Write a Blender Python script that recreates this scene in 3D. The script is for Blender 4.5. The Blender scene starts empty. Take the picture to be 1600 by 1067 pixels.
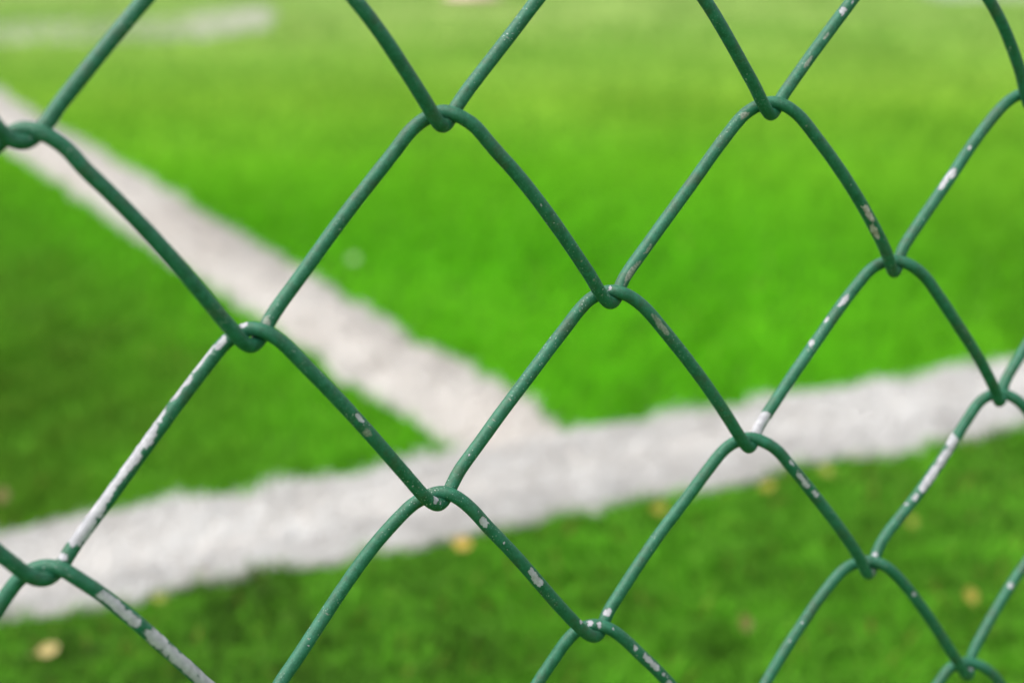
# A close-up through a green chain-link fence on to an artificial-turf pitch.
# Everything is in metres; the wires' key points are millimetres in the fence's own plane
# (along it, down it, out of it towards the camera side).
import bpy, math
import numpy as np
from mathutils import Vector

SUN_EL, SUN_AZ, SUN_S, SUN_ANGLE = 62, -108, 1.1, 80
SKY_S, EXPOSURE, FSTOP = 0.085, 1.47, 9.8
SOIL_A, SOIL_B = (0.040, 0.125, 0.010), (0.065, 0.19, 0.014)
# fibre colours (linear): lime turf by distance (far sky sheen painted in), the older turf, the white fibres
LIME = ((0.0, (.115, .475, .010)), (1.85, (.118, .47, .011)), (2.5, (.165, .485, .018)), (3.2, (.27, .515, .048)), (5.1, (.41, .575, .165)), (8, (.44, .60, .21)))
BES_A, BES_B = np.array([.082, .195, .016]), np.array([.122, .385, .018])
OUT_A, OUT_B = np.array([.050, .110, .017]), np.array([.130, .40, .024])
RIGHT_C = np.array([.19, .375, .030])
WHITE_A, WHITE_B = np.array([.59, .565, .54]), np.array([.67, .67, .66])
MARKER = (-0.135, 5.66)


def LINE_DATA():
    one = lambda x, y: np.ones_like(x)
    l2 = jag(quad_line((-0.3621, 1.0657), (0.4791, 1.4816), (-0.3188, 0.9222), (0.4285, 1.291), .9, 2.2), .0058, 3)
    l1 = jag(quad_line((0.0415, 1.2943), (-1.0402, 3.3113), (-0.0463, 1.2286), (-0.7221, 2.4519), .06, 2.6), .0045, 4)
    streak = [(-2.6, 4.35), (-1.54, 4.84), (-1.07, 4.92), (-0.95, 5.20), (-0.80, 5.36), (-0.71, 5.0), (-0.69, 4.62), (-0.83, 4.33), (-1.34, 4.20), (-2.6, 3.7)]
    far = [(1.45, 5.60), (3.4, 5.75), (3.4, 6.4), (1.45, 6.2)]
    worn = lambda x, y: np.clip(np.interp(x, [-1.6, -1.15, -1.0, -.86, -.80], [.46, .46, .52, .85, 1.0]), 0, 1)
    return [
        dict(name='field_line', poly=l2, dirt=.25, cover=one, sheet=True, cat='line', label='broad white touchline running across the turf in the foreground'),
        dict(name='field_line', poly=l1, dirt=.45, tone=(1.04, 1.0, .96), cover=one, sheet=True, cat='line', label='white line leading away from the touchline to the upper left'),
        dict(name='field_line', poly=streak, dirt=0, tone=(.98, .96, .83), cover=worn, sheet=False, cat='line', label='faint worn white line far off in the upper left'),
        dict(name='field_line', poly=far, dirt=.4, cover=lambda x, y: np.full_like(x, .6), sheet=False, cat='line', label='pale far line just touching the top right edge'),
    ]


LEAVES = [
    (-0.0341, 1.0233, .0130, 'orange', 'amber fallen leaf off the near edge of the touchline, below the line junction', 1),
    (-0.2740, 0.8678, .0125, 'cream', 'cream yellow fallen leaf, palest of all, lying closest to the chipped wires', 2),
    (0.1897, 1.1290, .0130, 'olive', 'olive yellow fallen leaf off the touchline, beside the wire with small white chips', 3),
    (0.1058, 1.0857, .0120, 'olive', 'dull olive fallen leaf beside a bare green wire, against the touchline edge', 4),
    (0.2909, 0.9413, .0105, 'olive', 'yellow fallen leaf alone on open grass, between the two lowest wire crossings', 5),
    (0.2396, 1.1619, .0120, 'faint', 'faint green yellow fallen leaf hugging the touchline, furthest from the line junction', 6),
    (0.2821, 1.0623, .0100, 'faint', 'small faint fallen leaf just past the wire crossing below the long white chip', 7),
    (0.1428, 0.9028, .0110, 'brown', 'dull brown fallen leaf on dark grass inside the lowest whole wire diamond', 8),
    (-0.3741, 1.1101, .0140, 'brown', 'brown fallen leaf on the dark grass wedge just beyond the touchline', 9),
    (-0.1854, 1.8467, .0150, 'white', 'pale white petal on the bright grass above the receding line', 10, 'fallen_petal', 'petal', None),
    (-0.2230, 0.9380, .0100, 'faint', 'faint olive leaf by the near edge of the touchline, between cream leaf and line', 11),
]

FENCE_ORIGIN = (0.02251, 0.35758, 0.3548)
FENCE_U = (0.852631, 0.5209, -0.041037)
FENCE_V = (-0.023564, -0.040125, -0.998917)
FENCE_N = (0.521982, -0.852674, 0.021937)
CELL_U, CELL_V, CELL_SHEAR = 43.722, 41.090, 0.047
TURN_TOP, TURN_BOTTOM = (0.203, -1.365), (-0.142, 1.757)
WIRES = {
0: [(-437.11,-83.54,-0.96),(-435.81,-82.22,0.62),(-433.21,-79.57,1.72),(-429.73,-76.03,2.49),(-424.09,-70.28,3.24),(-415.4,-61.44,3.7),(-406.72,-52.6,3.4),(-400.2,-45.96,2.65),(-396.3,-41.98,1.86),(-393.69,-39.33,0.95),(-392.37,-40.66,-0.63),(-389.73,-43.31,-1.72),(-386.21,-46.85,-2.49),(-380.48,-52.6,-3.24),(-371.68,-61.44,-3.7),(-362.88,-70.28,-3.4),(-356.27,-76.91,-2.65),(-352.31,-80.89,-1.85),(-349.67,-83.54,-0.95),(-348.37,-82.22,0.62),(-345.76,-79.57,1.72),(-342.29,-76.03,2.49),(-336.64,-70.28,3.24),(-327.96,-61.44,3.7),(-319.27,-52.6,3.4),(-312.76,-45.96,2.65),(-308.85,-41.98,1.86),(-306.25,-39.33,0.95),(-304.93,-40.66,-0.63),(-302.28,-43.31,-1.72),(-298.76,-46.85,-2.49),(-293.04,-52.6,-3.24),(-284.24,-61.44,-3.7),(-275.43,-70.28,-3.4),(-268.83,-76.91,-2.65),(-264.87,-80.89,-1.85),(-262.22,-83.54,-0.95),(-260.92,-82.22,0.62),(-258.32,-79.57,1.72),(-254.84,-76.03,2.49),(-249.2,-70.28,3.24),(-240.51,-61.44,3.7),(-231.83,-52.6,3.4),(-225.31,-45.96,2.65),(-221.41,-41.98,1.86),(-218.8,-39.33,0.95),(-217.48,-40.66,-0.63),(-214.84,-43.31,-1.72),(-211.32,-46.85,-2.49),(-205.59,-52.6,-3.24),(-196.79,-61.44,-3.7),(-187.99,-70.28,-3.4),(-181.38,-76.91,-2.65),(-177.42,-80.89,-1.85),(-174.78,-83.54,-0.95),(-139.48,-49.25,2.94),(-136.71,-44.95,2.37),(-135.03,-43.02,1.99),(-133.42,-41.64,1.58),(-131.24,-40.98,0.95),(-128.88,-41.47,-0.88),(-127.24,-42.86,-1.5),(-125.8,-44.04,-1.88),(-124.31,-45.93,-2.26),(-119.33,-51.52,-3.08),(-114.17,-57.2,-3.54),(-106.02,-65.88,-3.67),(-87.33,-83.54,-0.95),(-66.16,-66.17,3.66),(-58.34,-56.8,3.54),(-53.4,-50.32,3.03),(-49.59,-45.37,2.35),(-47.46,-42.64,1.79),(-45.17,-40.35,0.96),(-42.4,-41.12,-1.03),(-41.21,-42.65,-1.54),(-39.87,-44.21,-1.93),(-35.11,-49.32,-2.83),(-28.67,-55.81,-3.48),(-25.8,-58.57,-3.62),(-19.72,-65.75,-3.67),(0.11,-83.54,-0.94),(19.88,-66.04,3.62),(28.61,-55.38,3.54),(35.03,-47.97,2.89),(38.6,-43.52,2.22),(40.25,-41.65,1.8),(42.89,-39.47,0.95),(46.19,-39.98,-1.15),(47.47,-41.58,-1.64),(49.07,-43.39,-2.07),(52.71,-47.01,-2.73),(59.96,-54.36,-3.48),(67.01,-61.85,-3.7),(70.7,-65.63,-3.62),(87.55,-83.54,-0.94),(109.87,-65.92,3.66),(116.79,-57.95,3.61),(123.06,-49.74,3.04),(128.05,-42.0,1.95),(130.88,-38.73,0.94),(132.2,-40.07,-0.63),(134.85,-42.76,-1.72),(138.38,-46.35,-2.49),(144.11,-52.17,-3.24),(152.94,-61.14,-3.7),(161.76,-70.1,-3.4),(168.38,-76.82,-2.64),(172.35,-80.86,-1.85),(175.0,-83.54,-0.94),(176.3,-82.22,0.62),(178.91,-79.57,1.72),(182.38,-76.03,2.49),(188.03,-70.28,3.24),(196.71,-61.44,3.7),(205.4,-52.6,3.4),(211.91,-45.96,2.65),(215.82,-41.98,1.86),(218.42,-39.33,0.95),(219.74,-40.66,-0.63),(222.38,-43.31,-1.72),(225.91,-46.85,-2.49),(231.63,-52.6,-3.24),(240.43,-61.44,-3.7),(249.24,-70.28,-3.4),(255.84,-76.91,-2.65),(259.8,-80.89,-1.85),(262.44,-83.54,-0.95),(263.75,-82.22,0.62),(266.35,-79.57,1.72),(269.83,-76.03,2.49),(275.47,-70.28,3.24),(284.16,-61.44,3.7),(292.84,-52.6,3.4),(299.35,-45.96,2.65),(303.26,-41.98,1.86),(305.87,-39.33,0.95),(307.19,-40.66,-0.63),(309.83,-43.31,-1.72),(313.35,-46.85,-2.49),(319.07,-52.6,-3.24),(327.88,-61.44,-3.7),(336.68,-70.28,-3.4),(343.29,-76.91,-2.65),(347.25,-80.89,-1.85),(349.89,-83.54,-0.95),(351.19,-82.22,0.62),(353.8,-79.57,1.72),(357.27,-76.03,2.49),(362.92,-70.28,3.24),(371.6,-61.44,3.7),(380.28,-52.6,3.4),(386.8,-45.96,2.65),(390.71,-41.98,1.86),(393.31,-39.33,0.95),(394.63,-40.66,-0.63),(397.27,-43.31,-1.72),(400.8,-46.85,-2.49),(406.52,-52.6,-3.24),(415.32,-61.44,-3.7),(424.13,-70.28,-3.4),(430.73,-76.91,-2.65),(434.69,-80.89,-1.85),(437.33,-83.54,-0.95),(438.64,-82.22,0.62),(441.24,-79.57,1.72),(444.72,-76.03,2.49),(450.36,-70.28,3.24),(459.05,-61.44,3.7),(467.73,-52.6,3.4),(474.24,-45.96,2.65),(478.15,-41.98,1.86),(480.76,-39.33,0.95),(482.08,-40.66,-0.63),(484.72,-43.31,-1.72),(488.24,-46.85,-2.49),(493.96,-52.6,-3.24),(502.77,-61.44,-3.7),(511.57,-70.28,-3.4),(518.17,-76.91,-2.65),(522.14,-80.89,-1.85),(524.78,-83.54,-0.95)],
1: [(-437.37,1.76,0.96),(-436.05,0.43,-0.63),(-433.4,-2.22,-1.72),(-429.88,-5.76,-2.49),(-424.16,-11.51,-3.24),(-415.36,-20.35,-3.7),(-406.55,-29.19,-3.4),(-399.95,-35.82,-2.65),(-395.99,-39.8,-1.85),(-393.34,-42.45,-0.95),(-392.04,-41.13,0.62),(-389.44,-38.48,1.72),(-385.96,-34.94,2.49),(-380.32,-29.19,3.24),(-371.63,-20.35,3.7),(-362.95,-11.51,3.4),(-356.43,-4.87,2.65),(-352.53,-0.9,1.86),(-349.92,1.76,0.95),(-348.6,0.43,-0.63),(-345.96,-2.22,-1.72),(-342.44,-5.76,-2.49),(-336.71,-11.51,-3.24),(-327.91,-20.35,-3.7),(-319.11,-29.19,-3.4),(-312.5,-35.82,-2.65),(-308.54,-39.8,-1.85),(-305.9,-42.45,-0.95),(-304.6,-41.13,0.62),(-301.99,-38.48,1.72),(-298.52,-34.94,2.49),(-292.87,-29.19,3.24),(-284.19,-20.35,3.7),(-275.5,-11.51,3.4),(-268.99,-4.87,2.65),(-265.08,-0.9,1.86),(-262.48,1.76,0.95),(-261.16,0.43,-0.63),(-258.51,-2.22,-1.72),(-254.99,-5.76,-2.49),(-249.27,-11.51,-3.24),(-240.47,-20.35,-3.7),(-231.66,-29.19,-3.4),(-225.06,-35.82,-2.65),(-221.1,-39.8,-1.85),(-218.46,-42.45,-0.95),(-217.15,-41.13,0.62),(-214.55,-38.48,1.72),(-211.07,-34.94,2.49),(-205.43,-29.19,3.24),(-196.74,-20.35,3.7),(-188.06,-11.51,3.4),(-181.55,-4.87,2.65),(-177.64,-0.9,1.86),(-175.03,1.76,0.95),(-139.58,-36.11,-2.88),(-136.71,-38.9,-2.45),(-134.45,-40.81,-2.04),(-132.43,-42.48,-1.56),(-130.27,-43.33,-0.94),(-128.13,-42.77,0.8),(-126.48,-42.01,1.37),(-123.33,-39.4,2.15),(-120.37,-35.58,2.76),(-114.46,-29.38,3.42),(-108.87,-22.97,3.69),(-103.43,-16.35,3.61),(-97.95,-9.46,3.15),(-95.38,-5.93,2.76),(-92.42,-2.39,2.19),(-90.2,0.29,1.57),(-88.34,1.62,0.95),(-86.1,1.59,-0.78),(-84.73,0.35,-1.36),(-82.9,-2.3,-1.98),(-79.32,-6.44,-2.69),(-73.73,-12.46,-3.35),(-68.39,-18.63,-3.66),(-63.14,-24.91,-3.67),(-57.15,-31.24,-3.35),(-54.23,-35.12,-3.01),(-51.22,-38.87,-2.54),(-47.68,-41.59,-1.92),(-43.7,-43.25,-0.93),(-41.87,-42.69,0.7),(-38.32,-40.68,1.8),(-34.37,-36.46,2.63),(-31.25,-32.99,3.08),(-28.41,-30.42,3.34),(-25.31,-26.98,3.56),(-19.11,-19.63,3.69),(-12.85,-12.01,3.36),(-8.03,-6.14,2.75),(-4.55,-1.63,2.01),(-1.04,1.46,0.95),(2.16,1.31,-1.1),(3.33,-0.47,-1.62),(4.51,-2.52,-2.03),(8.89,-7.25,-2.82),(14.12,-12.37,-3.36),(20.61,-19.39,-3.68),(27.03,-26.54,-3.6),(31.64,-32.66,-3.24),(34.62,-36.32,-2.87),(37.43,-39.1,-2.45),(41.03,-41.18,-1.86),(44.84,-42.23,-0.93),(46.56,-41.81,0.78),(50.19,-39.68,1.81),(53.26,-36.9,2.44),(57.34,-32.53,3.06),(64.28,-25.3,3.61),(71.34,-17.17,3.65),(78.79,-8.52,3.06),(82.22,-4.07,2.49),(84.83,-0.4,1.8),(87.06,2.21,0.95),(90.37,1.72,-1.13),(91.35,-0.32,-1.66),(92.41,-2.43,-2.07),(95.78,-6.24,-2.71),(103.67,-13.95,-3.5),(111.04,-21.87,-3.7),(115.86,-28.52,-3.51),(120.94,-34.55,-3.02),(125.52,-38.79,-2.38),(129.01,-40.86,-1.77),(132.31,-41.78,-0.93),(133.58,-40.47,0.61),(136.13,-37.86,1.71),(139.52,-34.38,2.48),(145.04,-28.72,3.24),(153.53,-20.01,3.7),(162.02,-11.3,3.4),(168.38,-4.77,2.65),(172.2,-0.85,1.86),(174.75,1.76,0.96),(176.07,0.43,-0.63),(178.71,-2.22,-1.72),(182.23,-5.76,-2.49),(187.95,-11.51,-3.24),(196.76,-20.35,-3.7),(205.56,-29.19,-3.4),(212.17,-35.82,-2.65),(216.13,-39.8,-1.85),(218.77,-42.45,-0.95),(220.07,-41.13,0.62),(222.68,-38.48,1.72),(226.15,-34.94,2.49),(231.8,-29.19,3.24),(240.48,-20.35,3.7),(249.16,-11.51,3.4),(255.68,-4.87,2.65),(259.59,-0.9,1.86),(262.19,1.76,0.95),(263.51,0.43,-0.63),(266.15,-2.22,-1.72),(269.68,-5.76,-2.49),(275.4,-11.51,-3.24),(284.2,-20.35,-3.7),(293.01,-29.19,-3.4),(299.61,-35.82,-2.65),(303.57,-39.8,-1.85),(306.21,-42.45,-0.95),(307.52,-41.13,0.62),(310.12,-38.48,1.72),(313.59,-34.94,2.49),(319.24,-29.19,3.24),(327.92,-20.35,3.7),(336.61,-11.51,3.4),(343.12,-4.87,2.65),(347.03,-0.9,1.86),(349.64,1.76,0.95),(350.96,0.43,-0.63),(353.6,-2.22,-1.72),(357.12,-5.76,-2.49),(362.84,-11.51,-3.24),(371.65,-20.35,-3.7),(380.45,-29.19,-3.4),(387.05,-35.82,-2.65),(391.02,-39.8,-1.85),(393.66,-42.45,-0.95),(394.96,-41.13,0.62),(397.57,-38.48,1.72),(401.04,-34.94,2.49),(406.68,-29.19,3.24),(415.37,-20.35,3.7),(424.05,-11.51,3.4),(430.57,-4.87,2.65),(434.48,-0.9,1.86),(437.08,1.76,0.95),(438.4,0.43,-0.63),(441.04,-2.22,-1.72),(444.56,-5.76,-2.49),(450.29,-11.51,-3.24),(459.09,-20.35,-3.7),(467.9,-29.19,-3.4),(474.5,-35.82,-2.65),(478.46,-39.8,-1.85),(481.1,-42.45,-0.95),(482.41,-41.13,0.62),(485.01,-38.48,1.72),(488.48,-34.94,2.49),(494.13,-29.19,3.24),(502.81,-20.35,3.7),(511.5,-11.51,3.4),(518.01,-4.87,2.65),(521.92,-0.9,1.86),(524.53,1.76,0.95)],
2: [(-437.02,-1.37,-0.96),(-435.72,-0.04,0.62),(-433.11,2.61,1.72),(-429.64,6.15,2.49),(-423.99,11.9,3.24),(-415.31,20.74,3.7),(-406.62,29.58,3.4),(-400.11,36.22,2.65),(-396.2,40.19,1.86),(-393.6,42.85,0.95),(-392.28,41.52,-0.63),(-389.64,38.87,-1.72),(-386.11,35.33,-2.49),(-380.39,29.58,-3.24),(-371.59,20.74,-3.7),(-362.78,11.9,-3.4),(-356.18,5.27,-2.65),(-352.22,1.29,-1.85),(-349.58,-1.37,-0.95),(-348.27,-0.04,0.62),(-345.67,2.61,1.72),(-342.19,6.15,2.49),(-336.55,11.9,3.24),(-327.86,20.74,3.7),(-319.18,29.58,3.4),(-312.67,36.22,2.65),(-308.76,40.19,1.86),(-306.15,42.85,0.95),(-304.83,41.52,-0.63),(-302.19,38.87,-1.72),(-298.67,35.33,-2.49),(-292.95,29.58,-3.24),(-284.14,20.74,-3.7),(-275.34,11.9,-3.4),(-268.73,5.27,-2.65),(-264.77,1.29,-1.85),(-262.13,-1.37,-0.95),(-260.83,-0.04,0.62),(-258.22,2.61,1.72),(-254.75,6.15,2.49),(-249.1,11.9,3.24),(-240.42,20.74,3.7),(-231.73,29.58,3.4),(-225.22,36.22,2.65),(-221.31,40.19,1.86),(-218.71,42.85,0.95),(-217.39,41.52,-0.63),(-214.75,38.87,-1.72),(-211.22,35.33,-2.49),(-205.5,29.58,-3.24),(-196.7,20.74,-3.7),(-187.89,11.9,-3.4),(-181.29,5.27,-2.65),(-177.33,1.29,-1.85),(-174.69,-1.37,-0.95),(-143.74,30.89,3.33),(-139.77,35.6,2.84),(-136.94,38.63,2.36),(-134.25,41.41,1.74),(-131.54,42.95,0.95),(-128.9,43.22,-0.95),(-127.32,42.12,-1.48),(-126.13,40.61,-1.86),(-124.05,38.1,-2.35),(-119.08,32.7,-3.1),(-114.52,27.86,-3.5),(-109.82,22.12,-3.69),(-104.65,15.93,-3.62),(-99.75,9.85,-3.27),(-95.09,4.18,-2.64),(-92.89,1.7,-2.23),(-90.6,-0.18,-1.75),(-87.64,-1.58,-0.93),(-85.02,-1.1,0.98),(-81.6,1.48,1.97),(-78.81,4.47,2.55),(-75.54,8.24,3.05),(-72.14,11.97,3.4),(-68.92,15.76,3.61),(-65.51,19.67,3.7),(-62.14,23.65,3.66),(-58.8,27.74,3.49),(-55.31,31.94,3.16),(-51.74,36.29,2.63),(-49.79,38.5,2.25),(-47.4,40.91,1.68),(-45.06,42.46,0.95),(-42.4,42.62,-0.94),(-41.17,41.3,-1.45),(-39.82,39.63,-1.87),(-37.42,36.44,-2.45),(-31.05,30.14,-3.26),(-26.46,25.24,-3.59),(-23.53,22.13,-3.68),(-18.6,16.9,-3.66),(-12.61,10.02,-3.29),(-9.46,6.02,-2.91),(-6.58,2.71,-2.44),(-3.55,0.32,-1.89),(0.33,-0.91,-0.93),(1.37,-0.97,0.63),(4.26,0.28,1.42),(7.44,2.7,2.18),(10.3,5.45,2.69),(13.65,9.2,3.16),(15.67,11.67,3.37),(19.48,15.91,3.62),(23.47,20.27,3.7),(30.9,29.23,3.36),(34.74,33.91,2.89),(38.96,38.93,2.08),(42.56,42.38,0.96),(45.36,42.6,-0.93),(46.49,41.23,-1.43),(47.75,39.06,-1.91),(51.56,35.1,-2.64),(56.66,29.91,-3.26),(63.37,22.8,-3.66),(66.91,19.04,-3.7),(72.18,12.71,-3.53),(75.15,8.79,-3.28),(78.65,4.87,-2.88),(81.48,2.05,-2.47),(85.15,0.2,-1.89),(89.26,-0.46,-0.92),(92.21,0.56,1.21),(97.14,4.04,2.34),(102.53,9.97,3.17),(106.48,14.74,3.53),(113.98,22.81,3.68),(118.44,27.59,3.48),(122.91,32.68,3.02),(127.3,37.85,2.24),(131.09,42.44,0.96),(134.66,41.7,-1.23),(135.16,39.67,-1.71),(136.34,37.63,-2.11),(141.9,31.89,-3.02),(145.35,27.95,-3.39),(175.09,-1.37,-0.94),(176.4,-0.04,0.62),(179.0,2.61,1.72),(182.47,6.15,2.49),(188.12,11.9,3.24),(196.8,20.74,3.7),(205.49,29.58,3.4),(212.0,36.22,2.65),(215.91,40.19,1.86),(218.52,42.85,0.95),(219.84,41.52,-0.63),(222.48,38.87,-1.72),(226.0,35.33,-2.49),(231.72,29.58,-3.24),(240.53,20.74,-3.7),(249.33,11.9,-3.4),(255.93,5.27,-2.65),(259.9,1.29,-1.85),(262.54,-1.37,-0.95),(263.84,-0.04,0.62),(266.45,2.61,1.72),(269.92,6.15,2.49),(275.56,11.9,3.24),(284.25,20.74,3.7),(292.93,29.58,3.4),(299.45,36.22,2.65),(303.36,40.19,1.86),(305.96,42.85,0.95),(307.28,41.52,-0.63),(309.92,38.87,-1.72),(313.44,35.33,-2.49),(319.17,29.58,-3.24),(327.97,20.74,-3.7),(336.78,11.9,-3.4),(343.38,5.27,-2.65),(347.34,1.29,-1.85),(349.98,-1.37,-0.95),(351.28,-0.04,0.62),(353.89,2.61,1.72),(357.36,6.15,2.49),(363.01,11.9,3.24),(371.69,20.74,3.7),(380.38,29.58,3.4),(386.89,36.22,2.65),(390.8,40.19,1.86),(393.41,42.85,0.95),(394.73,41.52,-0.63),(397.37,38.87,-1.72),(400.89,35.33,-2.49),(406.61,29.58,-3.24),(415.42,20.74,-3.7),(424.22,11.9,-3.4),(430.82,5.27,-2.65),(434.79,1.29,-1.85),(437.43,-1.37,-0.95),(438.73,-0.04,0.62),(441.33,2.61,1.72),(444.81,6.15,2.49),(450.45,11.9,3.24),(459.14,20.74,3.7),(467.82,29.58,3.4),(474.34,36.22,2.65),(478.24,40.19,1.86),(480.85,42.85,0.95),(482.17,41.52,-0.63),(484.81,38.87,-1.72),(488.33,35.33,-2.49),(494.06,29.58,-3.24),(502.86,20.74,-3.7),(511.67,11.9,-3.4),(518.27,5.27,-2.65),(522.23,1.29,-1.85),(524.87,-1.37,-0.95)],
3: [(-437.27,83.94,0.96),(-435.95,82.61,-0.63),(-433.31,79.96,-1.72),(-429.79,76.42,-2.49),(-424.07,70.67,-3.24),(-415.26,61.83,-3.7),(-406.46,52.99,-3.4),(-399.85,46.36,-2.65),(-395.89,42.38,-1.85),(-393.25,39.72,-0.95),(-391.95,41.05,0.62),(-389.34,43.7,1.72),(-385.87,47.24,2.49),(-380.22,52.99,3.24),(-371.54,61.83,3.7),(-362.85,70.67,3.4),(-356.34,77.3,2.65),(-352.43,81.28,1.86),(-349.83,83.94,0.95),(-348.51,82.61,-0.63),(-345.87,79.96,-1.72),(-342.34,76.42,-2.49),(-336.62,70.67,-3.24),(-327.82,61.83,-3.7),(-319.01,52.99,-3.4),(-312.41,46.36,-2.65),(-308.45,42.38,-1.85),(-305.81,39.72,-0.95),(-304.5,41.05,0.62),(-301.9,43.7,1.72),(-298.42,47.24,2.49),(-292.78,52.99,3.24),(-284.09,61.83,3.7),(-275.41,70.67,3.4),(-268.9,77.3,2.65),(-264.99,81.28,1.86),(-262.38,83.94,0.95),(-261.06,82.61,-0.63),(-258.42,79.96,-1.72),(-254.9,76.42,-2.49),(-249.18,70.67,-3.24),(-240.37,61.83,-3.7),(-231.57,52.99,-3.4),(-224.97,46.36,-2.65),(-221.0,42.38,-1.85),(-218.36,39.72,-0.95),(-217.06,41.05,0.62),(-214.45,43.7,1.72),(-210.98,47.24,2.49),(-205.33,52.99,3.24),(-196.65,61.83,3.7),(-187.97,70.67,3.4),(-181.45,77.3,2.65),(-177.54,81.28,1.86),(-174.94,83.94,0.95),(-142.13,52.98,-3.33),(-138.93,47.62,-2.84),(-136.7,44.74,-2.43),(-134.87,42.85,-2.06),(-132.6,41.56,-1.58),(-130.29,41.06,-0.94),(-127.54,41.66,1.03),(-125.0,43.76,1.83),(-120.49,47.68,2.68),(-117.36,51.0,3.12),(-113.65,55.05,3.47),(-110.16,59.17,3.65),(-106.76,63.39,3.7),(-103.04,67.81,3.58),(-100.37,70.94,3.4),(-87.49,83.94,0.96),(-81.42,77.81,-2.21),(-76.7,72.93,-2.98),(-71.42,66.8,-3.5),(-66.41,60.43,-3.7),(-61.14,53.94,-3.58),(-56.87,49.03,-3.25),(-51.27,43.91,-2.57),(-48.65,42.13,-2.15),(-43.4,40.28,-0.94),(-41.7,40.46,0.64),(-39.55,41.91,1.46),(-36.37,45.04,2.28),(-32.86,49.37,2.93),(-29.16,53.55,3.36),(-27.01,55.74,3.52),(-21.27,62.67,3.7),(-17.2,67.62,3.58),(-13.1,72.57,3.25),(-8.25,77.73,2.58),(-5.05,80.81,1.94),(-1.72,83.14,0.96),(1.6,83.55,-1.14),(2.8,81.8,-1.64),(4.14,79.52,-2.09),(8.21,75.13,-2.81),(14.64,68.27,-3.46),(20.91,61.16,-3.7),(24.88,57.68,-3.66),(30.39,51.5,-3.36),(33.09,47.84,-3.05),(36.29,44.21,-2.6),(39.89,41.75,-2.03),(44.79,40.6,-0.93),(48.32,42.01,1.36),(51.21,44.11,2.06),(54.0,47.06,2.61),(58.42,51.88,3.22),(62.49,56.71,3.56),(68.22,62.74,3.7),(72.92,67.98,3.55),(77.86,73.46,3.13),(82.61,79.37,2.32),(86.83,84.47,0.96),(90.51,84.55,-1.19),(91.2,82.62,-1.64),(92.55,80.17,-2.1),(97.43,74.52,-2.92),(102.94,71.02,-3.37),(110.43,64.43,-3.68),(117.16,56.39,-3.58),(121.64,50.03,-3.21),(124.27,45.79,-2.83),(127.22,42.58,-2.37),(130.49,41.14,-1.87),(134.71,40.94,-0.91),(137.44,42.34,1.27),(141.09,45.63,2.21),(174.84,83.94,0.97),(176.16,82.61,-0.63),(178.8,79.96,-1.72),(182.32,76.42,-2.49),(188.05,70.67,-3.24),(196.85,61.83,-3.7),(205.66,52.99,-3.4),(212.26,46.36,-2.65),(216.22,42.38,-1.85),(218.86,39.72,-0.95),(220.16,41.05,0.62),(222.77,43.7,1.72),(226.24,47.24,2.49),(231.89,52.99,3.24),(240.57,61.83,3.7),(249.26,70.67,3.4),(255.77,77.3,2.65),(259.68,81.28,1.86),(262.29,83.94,0.95),(263.61,82.61,-0.63),(266.25,79.96,-1.72),(269.77,76.42,-2.49),(275.49,70.67,-3.24),(284.3,61.83,-3.7),(293.1,52.99,-3.4),(299.7,46.36,-2.65),(303.67,42.38,-1.85),(306.31,39.72,-0.95),(307.61,41.05,0.62),(310.21,43.7,1.72),(313.69,47.24,2.49),(319.33,52.99,3.24),(328.02,61.83,3.7),(336.7,70.67,3.4),(343.22,77.3,2.65),(347.12,81.28,1.86),(349.73,83.94,0.95),(351.05,82.61,-0.63),(353.69,79.96,-1.72),(357.21,76.42,-2.49),(362.94,70.67,-3.24),(371.74,61.83,-3.7),(380.54,52.99,-3.4),(387.15,46.36,-2.65),(391.11,42.38,-1.85),(393.75,39.72,-0.95),(395.05,41.05,0.62),(397.66,43.7,1.72),(401.13,47.24,2.49),(406.78,52.99,3.24),(415.46,61.83,3.7),(424.15,70.67,3.4),(430.66,77.3,2.65),(434.57,81.28,1.86),(437.17,83.94,0.95),(438.5,82.61,-0.63),(441.14,79.96,-1.72),(444.66,76.42,-2.49),(450.38,70.67,-3.24),(459.19,61.83,-3.7),(467.99,52.99,-3.4),(474.59,46.36,-2.65),(478.55,42.38,-1.85),(481.2,39.72,-0.95),(482.5,41.05,0.62),(485.1,43.7,1.72),(488.58,47.24,2.49),(494.22,52.99,3.24),(502.91,61.83,3.7),(511.59,70.67,3.4),(518.11,77.3,2.65),(522.01,81.28,1.86),(524.62,83.94,0.95)],
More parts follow.
